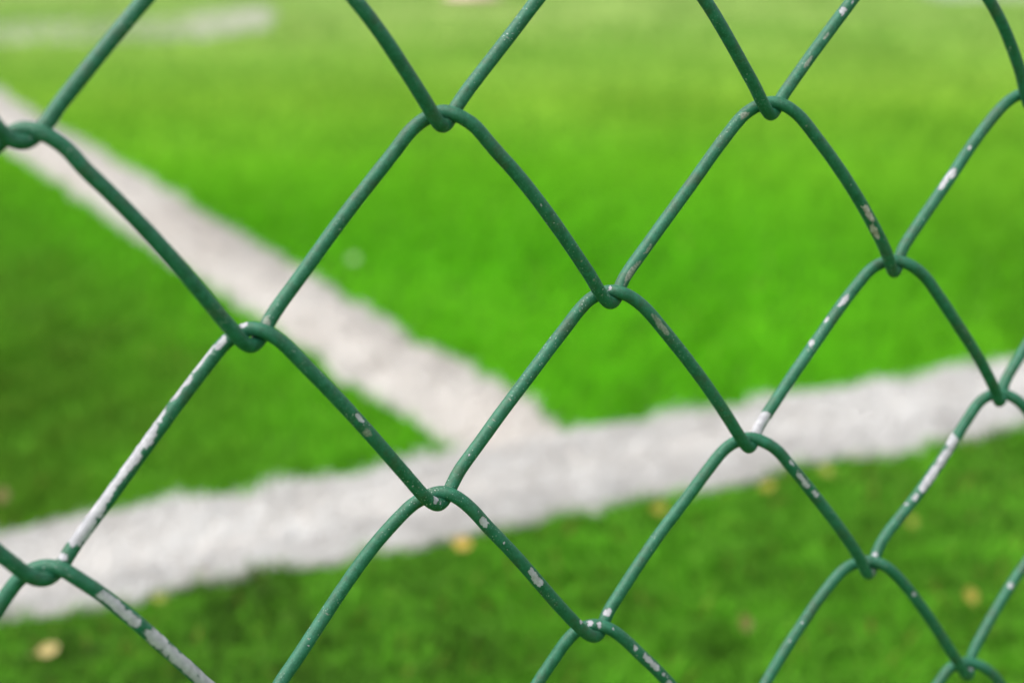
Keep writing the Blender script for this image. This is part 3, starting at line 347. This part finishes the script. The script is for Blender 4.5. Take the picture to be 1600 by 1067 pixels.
# ----------------------------------------------------------------------------
# the chain-link fence: one Empty, every zigzag wire a part of its own
# ----------------------------------------------------------------------------
def spline(keys, step=0.6, sigma=1.05, legs=6.0):
    """centripetal-like Catmull-Rom through the key points, resampled and softened (mm)"""
    P = np.array(keys, float)
    Pe = np.vstack([2 * P[0] - P[1], P, 2 * P[-1] - P[-2]])
    out = []
    for i in range(1, len(Pe) - 2):
        p0, p1, p2, p3 = Pe[i - 1:i + 3]
        d1 = max(np.linalg.norm(p2 - p1), 1e-6)
        d0 = max(np.linalg.norm(p1 - p0), 1e-6)
        d2 = max(np.linalg.norm(p3 - p2), 1e-6)
        t0, t1, t2, t3 = 0, d0 ** .5, d0 ** .5 + d1 ** .5, d0 ** .5 + d1 ** .5 + d2 ** .5
        n = max(2, int(d1 / (step * .5)))
        t = np.linspace(t1, t2, n, endpoint=False)[:, None]
        A1 = (t1 - t) / (t1 - t0) * p0 + (t - t0) / (t1 - t0) * p1
        A2 = (t2 - t) / (t2 - t1) * p1 + (t - t1) / (t2 - t1) * p2
        A3 = (t3 - t) / (t3 - t2) * p2 + (t - t2) / (t3 - t2) * p3
        B1 = (t2 - t) / (t2 - t0) * A1 + (t - t0) / (t2 - t0) * A2
        B2 = (t3 - t) / (t3 - t1) * A2 + (t - t1) / (t3 - t1) * A3
        out.append((t2 - t) / (t2 - t1) * B1 + (t - t1) / (t2 - t1) * B2)
    Q = np.vstack(out + [P[-1:]])

    def resample(Q):
        s = np.r_[0, np.cumsum(np.linalg.norm(np.diff(Q, axis=0), axis=1))]
        n = int(s[-1] / step) + 1
        t = np.linspace(0, s[-1], n)
        return np.stack([np.interp(t, s, Q[:, k]) for k in range(3)], 1)
    Q = resample(Q)
    h = int(3 * sigma / step) + 1
    ker = np.exp(-0.5 * (np.arange(-h, h + 1) * step / sigma) ** 2)
    ker /= ker.sum()
    Qp = np.vstack([np.repeat(Q[:1], h, 0), Q, np.repeat(Q[-1:], h, 0)])
    Q1 = np.stack([np.convolve(Qp[:, k], ker, mode='valid') for k in range(3)], 1)
    # the long legs between the turns are straighter than the turns: soften them more
    h = int(3 * legs / step) + 1
    ker = np.exp(-0.5 * (np.arange(-h, h + 1) * step / legs) ** 2)
    ker /= ker.sum()
    Qp = np.vstack([np.repeat(Q[:1], h, 0), Q, np.repeat(Q[-1:], h, 0)])
    Q2 = np.stack([np.convolve(Qp[:, k], ker, mode='valid') for k in range(3)], 1)
    m = np.clip((np.abs(Q1[:, 2]) - 2.4) / .9, 0, 1)
    m = np.convolve(np.pad(m * m * (3 - 2 * m), 6, mode='edge'), np.ones(13) / 13, mode='valid')[:, None]
    return resample(Q1 * (1 - m) + Q2 * m)


fence = bpy.data.objects.new('chain_link_fence', None)
fence.empty_display_size = 0.1
COL.objects.link(fence)
fence.location = (float(FO[0]), float(FO[1]), 0.0)
tag(fence, 'green coated chain link fence with white chipped paint, close in front of the pitch', 'fence')
BASE = np.array([FO[0], FO[1], 0.0])
CAM = np.array([0, 0, CAM_H])


def to_local(p_mm):
    return (FO - BASE) + (np.outer(p_mm[:, 0], FU) + np.outer(p_mm[:, 1], FV) + np.outer(p_mm[:, 2], FN)) / 1000.0


def lumpy(x, y, seed):
    """cheap smooth value noise on a plane, -1..1"""
    r = np.random.default_rng(seed)
    v = np.zeros_like(x)
    for k in range(6):
        a = r.uniform(0, 2 * np.pi)
        f = r.uniform(0.5, 2.2)
        v += np.sin((x * np.cos(a) + y * np.sin(a)) * f + r.uniform(0, 6.28))
    return v / 3.0


def make_wire(keys, chips, idx, step=0.6, sides=26):
    Q = spline(keys, step)
    L = to_local(Q)
    tan = np.gradient(L, axis=0)
    tan /= np.linalg.norm(tan, axis=1)[:, None]
    # frame: 'face' looks from the wire towards the photographer's side, 'up' across it
    face = (CAM - BASE) - L
    face -= tan * (face * tan).sum(1)[:, None]
    face /= np.linalg.norm(face, axis=1)[:, None]
    up = np.cross(face, tan)
    flip = up[:, 2] < 0
    up[flip] *= -1
    # keep the frame continuous (no sudden twist in the tube)
    for i in range(1, len(up)):
        if (up[i] * up[i - 1]).sum() < 0:
            up[i] *= -1
    sgn = np.where(up[:, 2] >= 0, 1.0, -1.0)
    th = np.linspace(0, 2 * np.pi, sides, endpoint=False) + np.pi
    n = len(L)
    TH = np.broadcast_to(th, (n, sides))
    S = np.broadcast_to((np.arange(n) * step)[:, None], (n, sides))
    ang = (TH + np.pi) % (2 * np.pi) - np.pi
    chip = np.full((n, sides), -2.0)
    dirt = np.full((n, sides), -2.0)
    bare = np.full((n, sides), -2.0)
    rr = np.random.default_rng(100 + idx)
    todo = [(u, v, w, hl, c, wd, kd, None) for (u, v, w, hl, c, wd, kd) in chips]
    # stray small flaws elsewhere round the wire, also on its far side
    tot = n * step
    for _ in range(int(tot / 38)):
        todo.append((None, None, None, rr.uniform(.25, 1.1), 0, rr.uniform(.1, .3), rr.choice([0, 1, 1]), (rr.uniform(0, tot), np.pi + rr.uniform(-1.5, 1.5))))
    for _ in range(int(tot / 120)):
        todo.append((None, None, None, rr.uniform(1.5, 7), 0, rr.uniform(.3, .9), rr.choice([0, 0, 1]), (rr.uniform(0, tot), np.pi + rr.uniform(-.7, .7))))
    lobes = []
    for (u, v, w, hl, c, wd, kd, pos) in todo:
        if pos is not None or hl < .5:
            lobes.append((u, v, w, hl, c, wd, kd, pos, 0.0))
            continue
        wd = wd * 1.12
        lobes.append((u, v, w, hl * .86, c, wd * .9, kd, None, 0.0))
        for _ in range(2 + int(hl * 2.2)):
            f = rr.uniform(-1, 1)
            lobes.append((u, v, w, hl * rr.uniform(.16, .42), c + wd * rr.uniform(-.55, .55), wd * rr.uniform(.3, .62), kd, None, f * hl * .95))
        for _ in range(1 + int(hl * 1.2)):
            lobes.append((u, v, w, rr.uniform(.12, .3), c + rr.uniform(-.5, .5), rr.uniform(.06, .15), kd, None, rr.uniform(-1.5, 1.5) * hl))
    for (u, v, w, hl, c, wd, kd, pos, ds) in lobes:
        if pos is None:
            i = int(((Q[:, 0] - u) ** 2 + (Q[:, 1] - v) ** 2 + (Q[:, 2] - w) ** 2).argmin())
            s0 = i * step + ds
            c = min(1.15, max(-1.15, c))
            lo, hi = np.arcsin(np.clip(c - wd, -1, 1)), np.arcsin(np.clip(c + wd, -1, 1))
            if c + wd >= 1:
                hi += 0.5 * min(1, c + wd - 1 + .6)
            if c - wd <= -1:
                lo -= 0.5
            a0, ah = (lo + hi) / 2 * sgn[i], (hi - lo) / 2
        else:
            s0, a0 = pos
            ah = wd * 1.2
        i0, i1 = max(0, int((s0 - hl * 2.2) / step)), min(n, int((s0 + hl * 2.2) / step) + 2)
        if i1 <= i0:
            continue
        d = np.abs((ang[i0:i1] - a0 + np.pi) % (2 * np.pi) - np.pi)
        q = 1 - (np.abs((S[i0:i1] - s0) / hl) ** 2.4 + (d / ah) ** 2.4)
        q = np.maximum(q, -2)
        tgt = (chip, dirt, bare)[int(kd)]
        tgt[i0:i1] = np.maximum(tgt[i0:i1], q)
    rad = WIRE_R * (1 + 0.012 * lumpy(S * .35, TH * 1.0, 50 + idx) + 0.008 * lumpy(S * 1.6, TH * 3.0, 70 + idx))
    loss = np.clip(np.maximum(chip, bare) * 2.0 + 0.3, 0, 1)
    rad = rad - 0.00011 * loss
    V = L[:, None, :] + rad[:, :, None] * (np.sin(TH)[:, :, None] * up[:, None, :] + np.cos(TH)[:, :, None] * face[:, None, :])
    V = V.reshape(-1, 3)
    i = np.arange(n - 1)[:, None]
    j = np.arange(sides)[None, :]
    j2 = (j + 1) % sides
    F = np.stack(np.broadcast_arrays(i * sides + j, i * sides + j2, (i + 1) * sides + j2, (i + 1) * sides + j), -1).reshape(-1)
    if True:
        # orientation check so the normals look outwards
        f0 = F[:4]
        nrm = np.cross(V[f0[1]] - V[f0[0]], V[f0[2]] - V[f0[0]])
        if (nrm * (V[f0[0]] - L[0])).sum() < 0:
            F = F.reshape(-1, 4)[:, ::-1].reshape(-1)
    tot_l = np.full((n - 1) * sides, 4)
    caps = np.concatenate([np.arange(sides), (n - 1) * sides + np.arange(sides)])
    F = np.concatenate([F, caps])
    tot_l = np.concatenate([tot_l, [sides, sides]])
    o = link_mesh('wire', V, F, tot_l, MAT_WIRE, parent=fence,
                  attrs={'chip': chip.ravel(), 'dirt': dirt.ravel(), 'bare': bare.ravel()})
    return o


def regular_wire(k, i0=-7, i1=15):
    """a wire of the same weave beyond the traced ones; its bottom turns hang in row k"""
    r = np.random.default_rng(900 + k)
    keys = []
    turns = []
    for i in range(i0, i1 + 1):
        low = (i + k) % 2 == 0
        j = k if low else k - 1
        off = TURN_BOTTOM if low else TURN_TOP
        turns.append((np.array([(i - 3) * CELL_U + (j - 1) * CELL_SHEAR + off[0], (j - 1) * CELL_V + off[1]]) + r.normal(0, .5, 2), low))
    for q in range(len(turns)):
        keys.append((*turns[q][0], (1 if turns[q][1] else -1) * 1.0))
        if q + 1 < len(turns):
            sg = -1 if turns[q][1] else 1
            sh = 1.3 / np.linalg.norm(turns[q + 1][0] - turns[q][0])
            for s in (.03, .09, .17, .3, .5, .7, .85, .94):
                p = turns[q][0] * (1 - s) + turns[q + 1][0] * s
                wv = math.sin(math.pi * (s - sh))
                keys.append((*p, sg * 3.7 * math.copysign(math.sqrt(abs(wv)), wv)))
    return keys


for k in sorted(WIRES):
    wire = make_wire(WIRES[k], [c[1:] for c in CHIPS if c[0] == k], k)
    if k == 2:
        wire['label'] = 'green wire with a long white peeled strip on one leg'
    if k == 3:
        wire['label'] = 'most chipped green wire, white flakes on several legs'
# the same weave goes on above and below the picture, down to the turf
for k in list(range(-3, 0)) + list(range(6, 9)):
    make_wire(regular_wire(k), [], 20 + k, step=1.2, sides=14)

# ----------------------------------------------------------------------------
# the pitch
# ----------------------------------------------------------------------------
def poly_prism(pts, z0, z1):
    n = len(pts)
    V = [(x, y, z0) for x, y in pts] + [(x, y, z1) for x, y in pts]
    F = [list(range(n, 2 * n))] + [[i, (i + 1) % n, n + (i + 1) % n, n + i] for i in range(n)]
    return V, F


def inside(px, py, poly):
    res = np.zeros(len(px), bool)
    n = len(poly)
    for i in range(n):
        x1, y1 = poly[i]
        x2, y2 = poly[(i + 1) % n]
        cond = (y1 > py) != (y2 > py)
        xi = (x2 - x1) * (py - y1) / (y2 - y1 + 1e-12) + x1
        res ^= cond & (px < xi)
    return res


def unit(v):
    v = np.array(v, float)
    return v / np.linalg.norm(v)


# ground: one sheet out to the horizon
link_mesh('ground', [(-150, -60, 0), (150, -60, 0), (150, 260, 0), (-150, 260, 0)], [0, 1, 2, 3], [4], MAT_SOIL, smooth=False)['kind'] = 'structure'


def jag(poly, amp, seed, step=0.012):
    """rough a marking's outline the way tufts do"""
    r = np.random.default_rng(seed)
    out = []
    for i in range(len(poly)):
        a, b_ = np.array(poly[i]), np.array(poly[(i + 1) % len(poly)])
        L_ = np.linalg.norm(b_ - a)
        n = max(1, int(L_ / step))
        t = np.linspace(0, 1, n, endpoint=False)
        nr = np.array([-(b_ - a)[1], (b_ - a)[0]]) / L_
        wob = np.interp(t * L_, np.arange(0, L_ + .1, .03), r.normal(0, 1, len(np.arange(0, L_ + .1, .03)))) * amp
        wob += r.normal(0, .45, n) * amp
        for tt, w in zip(t, wob):
            out.append(tuple(a + (b_ - a) * tt + nr * w))
    return out


def quad_line(a0, a1, b0, b1, ext0, ext1):
    a0, a1, b0, b1 = map(np.array, (a0, a1, b0, b1))
    da, db = unit(a1 - a0), unit(b1 - b0)
    return [tuple(a0 - da * ext0), tuple(a1 + da * ext1), tuple(b1 + db * ext1), tuple(b0 - db * ext0)]


# outlines of the markings on the turf (metres)
LINES = LINE_DATA()


def make_blades(px, py, h, wd, lean, leandir, tint, r):
    n = len(px)
    th = r.uniform(0, np.pi * 2, n)
    cx, cy = np.cos(th), np.sin(th)
    lx, ly = np.cos(leandir) * lean * h, np.sin(leandir) * lean * h
    V = np.zeros((n, 5, 3))
    for k, (t, wf) in enumerate(((0, 1), (0, 1), (.55, .8), (.55, .8), (1, 0))):
        sg = (-1, 1, -1, 1, 0)[k]
        V[:, k, 0] = px + lx * t ** 1.7 + cx * sg * wd * wf / 2
        V[:, k, 1] = py + ly * t ** 1.7 + cy * sg * wd * wf / 2
        V[:, k, 2] = h * t * np.sqrt(np.clip(1 - (lean * t) ** 2 * .55, .2, 1)) - .0005
    b0 = np.arange(n)[:, None] * 5
    Q = b0 + np.array([[0, 1, 3, 2]])
    T_ = b0 + np.array([[2, 3, 4]])
    F = np.concatenate([np.concatenate([Q, T_], 1).ravel()])
    tot = np.tile([4, 3], n)
    return V.reshape(-1, 3), F, tot, np.repeat(tint, 5)


def field_points(y0, y1, dens, r, margin=0.35):
    xm = y1 * .34 + margin
    n = int((y1 - y0) * 2 * xm * dens)
    px, py = r.uniform(-xm, xm, n), r.uniform(y0, y1, n)
    k = np.abs(px) < py * .34 + margin
    return px[k], py[k]


BANDS = ((0.45, 1.0, 95000, .0016), (1.0, 1.6, 70000, .0018), (1.6, 2.6, 42000, .0024), (2.6, 4.2, 17000, .0036), (4.2, 8.0, 6500, .0055))
pts = [field_points(a, b_, d, rng) + (w,) for a, b_, d, w in BANDS]


def outer_points(y0, y1, dens, r):
    xm = y1 * .75 + 1.2
    n = int((y1 - y0) * 2 * xm * dens)
    px, py = r.uniform(-xm, xm, n), r.uniform(y0, y1, n)
    k = (np.abs(px) >= np.maximum(py, 0) * .34 + .35) | (py >= 8.0) | (py < .45)
    k &= np.abs(px) < np.maximum(py, .3) * .75 + 1.2
    return px[k], py[k]


OUTER = ((-.3, .45, 14000, .0040), (.45, 1.6, 14000, .0040), (1.6, 2.6, 9000, .0050), (2.6, 4.2, 4500, .0070), (4.2, 8.0, 2000, .0100), (8.0, 16.0, 700, .0170))
pts += [outer_points(a, b_, d, rng) + (w,) for a, b_, d, w in OUTER]
PX = np.concatenate([p[0] for p in pts])
PY = np.concatenate([p[1] for p in pts])
PW = np.concatenate([np.full(len(p[0]), p[2]) for p in pts]) * rng.uniform(.7, 1.3, sum(len(p[0]) for p in pts))
owner = np.full(len(PX), -1)
for li, ln in enumerate(LINES):
    jx = PX + rng.normal(0, .0015 * np.maximum(1, PY), len(PX))
    jy = PY + rng.normal(0, .0015 * np.maximum(1, PY), len(PX))
    k = inside(jx, jy, ln['poly']) & (rng.random(len(PX)) < ln['cover'](PX, PY))
    owner[k & (owner < 0)] = li

N = len(PX)
patch = lumpy(PX * 9, PY * 6, 5) * .5 + lumpy(PX * 26, PY * 20, 6) * .5
fine = lumpy(PX * 95, PY * 80, 8)
tuft = lumpy(PX * 300, PY * 230, 9) * np.interp(PY, [1.1, 2.2], [1, 0])
HT = np.clip(TURF * (1.10 + .20 * rng.normal(0, 1, N) + .30 * tuft + (.34 * patch + .30 * fine) * np.interp(PY, [1.25, 2.0], [1, .5])), .0035, .022)
HT *= np.interp(PY, [0.5, 3, 8], [1.0, 1.0, 1.25])
LEAN = np.clip(rng.normal(.72, .22, N), .05, 1.1)
LDIR = (2.4 * lumpy(PX * 7, PY * 5, 15) + 1.8 * fine) * np.interp(PY, [1.25, 2.0], [1, .45]) + rng.normal(0, .9, N)
TINT = np.clip(rng.normal(.5, .22, N) + .18 * patch, 0, 1)


def side_of(p, q, x, y):
    """signed distance of points from the line p-q (left of it is positive)"""
    p, q = np.array(p), np.array(q)
    d = unit(q - p)
    return (x - p[0]) * -d[1] + (y - p[1]) * d[0]


def fibre_green(x, y, r):
    """three lots of turf meet at the markings: lime inside the box, darker beside it,
    old and dull outside the touchline; far off, grazing sky sheen is put into the colour"""
    n = len(x)
    wob = lumpy(x * 11, y * 8, 31) * .5 + lumpy(x * 37, y * 27, 32) * .35
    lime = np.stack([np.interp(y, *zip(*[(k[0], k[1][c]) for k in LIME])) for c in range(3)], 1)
    s_touch = side_of((-.34, .995), (.454, 1.386), x, y)
    s_box = side_of((-.002, 1.26), (-.88, 2.88), x, y)
    out_ = (s_touch < 0).astype(float)
    beside = np.clip((s_box + .02) / .22, 0, 1) * (1 - out_) * np.interp(y, [1.6, 3.2], [1, .1])
    right = np.clip((x - .28 - .0 * y) / .5, 0, 1) * (1 - out_) * np.interp(y, [2.2, 4], [1, .2])
    dull = np.clip(.5 + .55 * wob, 0, 1)
    c_out = OUT_A + (OUT_B - OUT_A) * np.clip(.50 + .38 * wob + .30 * lumpy(x * 60, y * 48, 33) + .38 * lumpy(x * 270, y * 200, 34) - .22 * np.clip((1.0 - y) / .12, 0, 1) * np.exp(-((x + .05) / .16) ** 2) + .18 * np.clip(x / .25, -.3, 1), 0, 1)[:, None]
    c_bes = BES_A + (BES_B - BES_A) * np.clip(.5 + .7 * wob + (.18 - s_box) * 1.6, 0, 1)[:, None]
    band = lumpy(x * 1.3 + 4, y * 3.4, 35) * .6 + lumpy(x * 3.1, y * 8.5, 36) * .4
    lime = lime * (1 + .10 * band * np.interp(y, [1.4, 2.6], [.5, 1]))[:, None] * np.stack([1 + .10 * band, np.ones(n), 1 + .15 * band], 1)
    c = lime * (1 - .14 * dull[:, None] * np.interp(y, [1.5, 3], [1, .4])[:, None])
    c = c + (c_bes - c) * beside[:, None]
    c = c + (RIGHT_C - c) * (.5 * right)[:, None]
    c = c + (c_out - c) * out_[:, None]
    # single fibres differ; some are brighter, a few are dry thatch
    c = c * np.clip(1 + .20 * r.normal(0, 1, n), .5, 1.6)[:, None]
    dry = r.random(n) < (.006 + .022 * out_)
    bright_fibre = r.random(n) < .02 + .03 * out_
    c[bright_fibre] *= 1.9
    c[dry] = np.array([.26, .20, .05]) * r.uniform(.6, 1.2, (dry.sum(), 1))
    return np.clip(c, .001, .9)


def fibre_white(x, y, r, dirt, tone):
    n = len(x)
    wob = np.clip(.5 + lumpy(x * 13, y * 9, 41) * .5 + lumpy(x * 45, y * 33, 42) * .35, 0, 1)
    c = (WHITE_A + (WHITE_B - WHITE_A) * (1 - dirt * wob)[:, None]) * np.array(tone)
    return np.clip(c * np.clip(1 + .07 * r.normal(0, 1, n), .7, 1.2)[:, None], 0, .85)


g = owner < 0
V, F, tot, tn = make_blades(PX[g], PY[g], HT[g], PW[g], LEAN[g], LDIR[g], np.arange(g.sum()), rng)
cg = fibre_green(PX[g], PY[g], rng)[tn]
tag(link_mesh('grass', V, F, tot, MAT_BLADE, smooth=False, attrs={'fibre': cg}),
    'short bright green artificial grass covering the pitch', 'grass', kind='stuff')

for li, ln in enumerate(LINES):
    k = owner == li
    hgt = .55 * HT[k] + .5 * TURF * 1.1
    V, F, tot, tn = make_blades(PX[k], PY[k], hgt, PW[k] * 1.25, LEAN[k], LDIR[k], np.arange(k.sum()), rng)
    cw = fibre_white(PX[k], PY[k], rng, ln['dirt'], ln.get('tone', (1, 1, 1)))[tn]
    if ln['sheet']:
        pv, pf = poly_prism(ln['poly'], 0.0, 0.004 - .0012 * li)
        V = np.vstack([V, np.array(pv)])
        nb = len(V) - len(pv)
        F = np.concatenate([F, np.concatenate([np.array(f) for f in pf]) + nb])
        tot = np.concatenate([tot, [len(f) for f in pf]])
        cw = np.vstack([cw, np.tile(WHITE_A, (len(pv), 1))])
    o = link_mesh(ln['name'], V, F, tot, MAT_WHITE, smooth=False, attrs={'fibre': cw})
    tag(o, ln['label'], ln['cat'], kind='structure')

# ----------------------------------------------------------------------------
# fallen leaves and the far marker
# ----------------------------------------------------------------------------
def leaf_material(name, c1, c2):
    m, nt = new_mat(name)
    b = NT(nt)
    co = b.n('ShaderNodeTexCoord').outputs['Object']
    c = b.mix(b.step(b.noise(co, 260, 4), .35, .65), c1, c2)
    p = b.n('ShaderNodeBsdfPrincipled', {'Base Color': c, 'Roughness': 0.6})
    t = b.n('ShaderNodeBsdfTranslucent', {'Color': c})
    s = b.n('ShaderNodeMixShader', {0: .3, 1: p.outputs[0], 2: t.outputs[0]})
    o = b.n('ShaderNodeOutputMaterial')
    nt.links.new(s.outputs[0], o.inputs[0])
    return m


LEAF_MATS = {
    'orange': leaf_material('amber leaf', (0.46, 0.30, 0.035), (0.60, 0.42, 0.08)),
    'cream': leaf_material('cream leaf', (0.50, 0.38, 0.12), (0.66, 0.54, 0.24)),
    'olive': leaf_material('olive leaf', (0.27, 0.25, 0.025), (0.41, 0.34, 0.04)),
    'brown': leaf_material('brown leaf', (0.11, 0.095, 0.012), (0.17, 0.13, 0.02)),
    'faint': leaf_material('green yellow leaf', (0.20, 0.25, 0.02), (0.30, 0.32, 0.03)),
    'white': leaf_material('white petal', (0.26, 0.42, 0.16), (0.36, 0.50, 0.24)),
}


def make_leaf(x, y, size, tone, label, seed, name='fallen_leaf', cat='leaf', group='small leaves fallen on the turf'):
    r = np.random.default_rng(seed)
    nl, nw = 12, 6
    L_, W_ = size, size * r.uniform(.62, .8)
    V, F = [], []
    for i in range(nl + 1):
        t = i / nl
        half = W_ / 2 * (math.sin(math.pi * min(1, t * .93 + .03)) ** .75) * (1 + .05 * math.sin(t * 31 + seed))
        for j in range(nw + 1):
            s = j / nw * 2 - 1
            V.append(((t - .5) * L_, s * half,
                      .12 * L_ * (1 - (2 * t - 1) ** 2) * -1 + .20 * abs(s) * half + .02 * L_ * math.sin(9 * t + 3 * s)))
    for i in range(nl):
        for j in range(nw):
            q = i * (nw + 1) + j
            F.append([q, q + 1, q + nw + 2, q + nw + 1])
    me_v = np.array(V)
    # thickness: a second skin underneath, plus a stalk
    n = len(V)
    V2 = me_v + np.array([0, 0, -.00025])
    F2 = [[a + n for a in reversed(f)] for f in F]
    SV, SF = [], []
    for i in range(5):
        t = i / 4
        for a in range(5):
            an = a / 5 * 2 * math.pi
            SV.append((-.5 * L_ - t * .35 * L_, .0004 * math.cos(an) + .05 * L_ * t * t, -.00012 + .0004 * math.sin(an) + .06 * L_ * t))
    for i in range(4):
        for a in range(5):
            SF.append([2 * n + i * 5 + a, 2 * n + i * 5 + (a + 1) % 5, 2 * n + (i + 1) * 5 + (a + 1) % 5, 2 * n + (i + 1) * 5 + a])
    Vall = np.vstack([me_v, V2, np.array(SV)])
    Fall = F + F2 + SF
    o = link_mesh(name, Vall, np.concatenate(Fall), [len(f) for f in Fall], LEAF_MATS[tone])
    o.location = (x, y, TURF + .0035)
    o.rotation_mode = 'ZYX'      # spun first, then tipped up by the fibres it lies on
    o.rotation_euler = (r.uniform(.45, .8), r.uniform(-.25, .25), r.uniform(0, 6.28))
    tag(o, label, cat, group)
    return o


for a in LEAVES:
    make_leaf(*a)

mk_m = plain_noise_material('faded pink plastic', (0.62, 0.38, 0.36), (0.75, 0.50, 0.46), 60, .5)
mv, mf = [], []
prof = [(.050, .0), (.098, .0), (.100, .004), (.085, .016), (.062, .036), (.040, .048), (.034, .048), (.030, .044), (.054, .030), (.078, .010)]
SEG = 36
for r_, z_ in prof:
    for s in range(SEG):
        an = s / SEG * 2 * math.pi
        mv.append((r_ * math.cos(an), r_ * math.sin(an), z_))
for i in range(len(prof)):
    for s in range(SEG):
        i2 = (i + 1) % len(prof)
        mf.append([i * SEG + s, i * SEG + (s + 1) % SEG, i2 * SEG + (s + 1) % SEG, i2 * SEG + s])
mko = link_mesh('marker_disc', mv, np.concatenate(mf), [4] * len(mf), mk_m)
mko.location = (*MARKER, TURF)
tag(mko, 'small faded pink marker lying far out on the grass at the top edge', 'marker')

# ----------------------------------------------------------------------------
# light, sky, camera
# ----------------------------------------------------------------------------
w = bpy.data.worlds.new('World')
scene.world = w
w.use_nodes = True
nt = w.node_tree
nt.nodes.clear()
sky = nt.nodes.new('ShaderNodeTexSky')
sky.sky_type = 'NISHITA'
sky.sun_disc = False
sky.sun_elevation = math.radians(SUN_EL)
sky.sun_rotation = math.radians(SUN_AZ)
sky.air_density = 1.0
sky.dust_density = 4.0
hs = nt.nodes.new('ShaderNodeHueSaturation')
hs.inputs['Saturation'].default_value = 0.30      # cloud cover: the blue is mostly veiled
bg = nt.nodes.new('ShaderNodeBackground')
bg.inputs['Strength'].default_value = SKY_S
out = nt.nodes.new('ShaderNodeOutputWorld')
nt.links.new(sky.outputs[0], hs.inputs['Color'])
nt.links.new(hs.outputs[0], bg.inputs['Color'])
nt.links.new(bg.outputs[0], out.inputs['Surface'])

sd = bpy.data.lights.new('sun', 'SUN')
sd.energy = SUN_S
sd.angle = math.radians(SUN_ANGLE)
sd.color = (1.0, 0.965, 0.91)
so = bpy.data.objects.new('sun', sd)
COL.objects.link(so)
el, az = math.radians(SUN_EL), math.radians(SUN_AZ)
to_sun = Vector((math.sin(az) * math.cos(el), math.cos(az) * math.cos(el), math.sin(el)))
so.rotation_euler = to_sun.to_track_quat('Z', 'Y').to_euler()
so.location = to_sun * 20

cd = bpy.data.cameras.new('camera')
cd.sensor_width = 36
cd.sensor_fit = 'HORIZONTAL'
cd.lens = 57.15
cd.clip_start = 0.02
cd.clip_end = 600
cd.dof.use_dof = True
cd.dof.focus_distance = 0.362
cd.dof.aperture_fstop = FSTOP
cd.dof.aperture_blades = 0
co_ = bpy.data.objects.new('camera', cd)
COL.objects.link(co_)
co_.location = (0, 0, CAM_H)
co_.rotation_euler = (math.radians(90 - 16.523), 0, 0)
scene.camera = co_

scene.view_settings.view_transform = 'Standard'
scene.view_settings.look = 'None'
scene.view_settings.exposure = EXPOSURE
scene.view_settings.gamma = 1
scene.cycles.use_denoising = True
scene.cycles.max_bounces = 8
scene.cycles.diffuse_bounces = 4
scene.cycles.transmission_bounces = 4
scene.cycles.transparent_max_bounces = 4
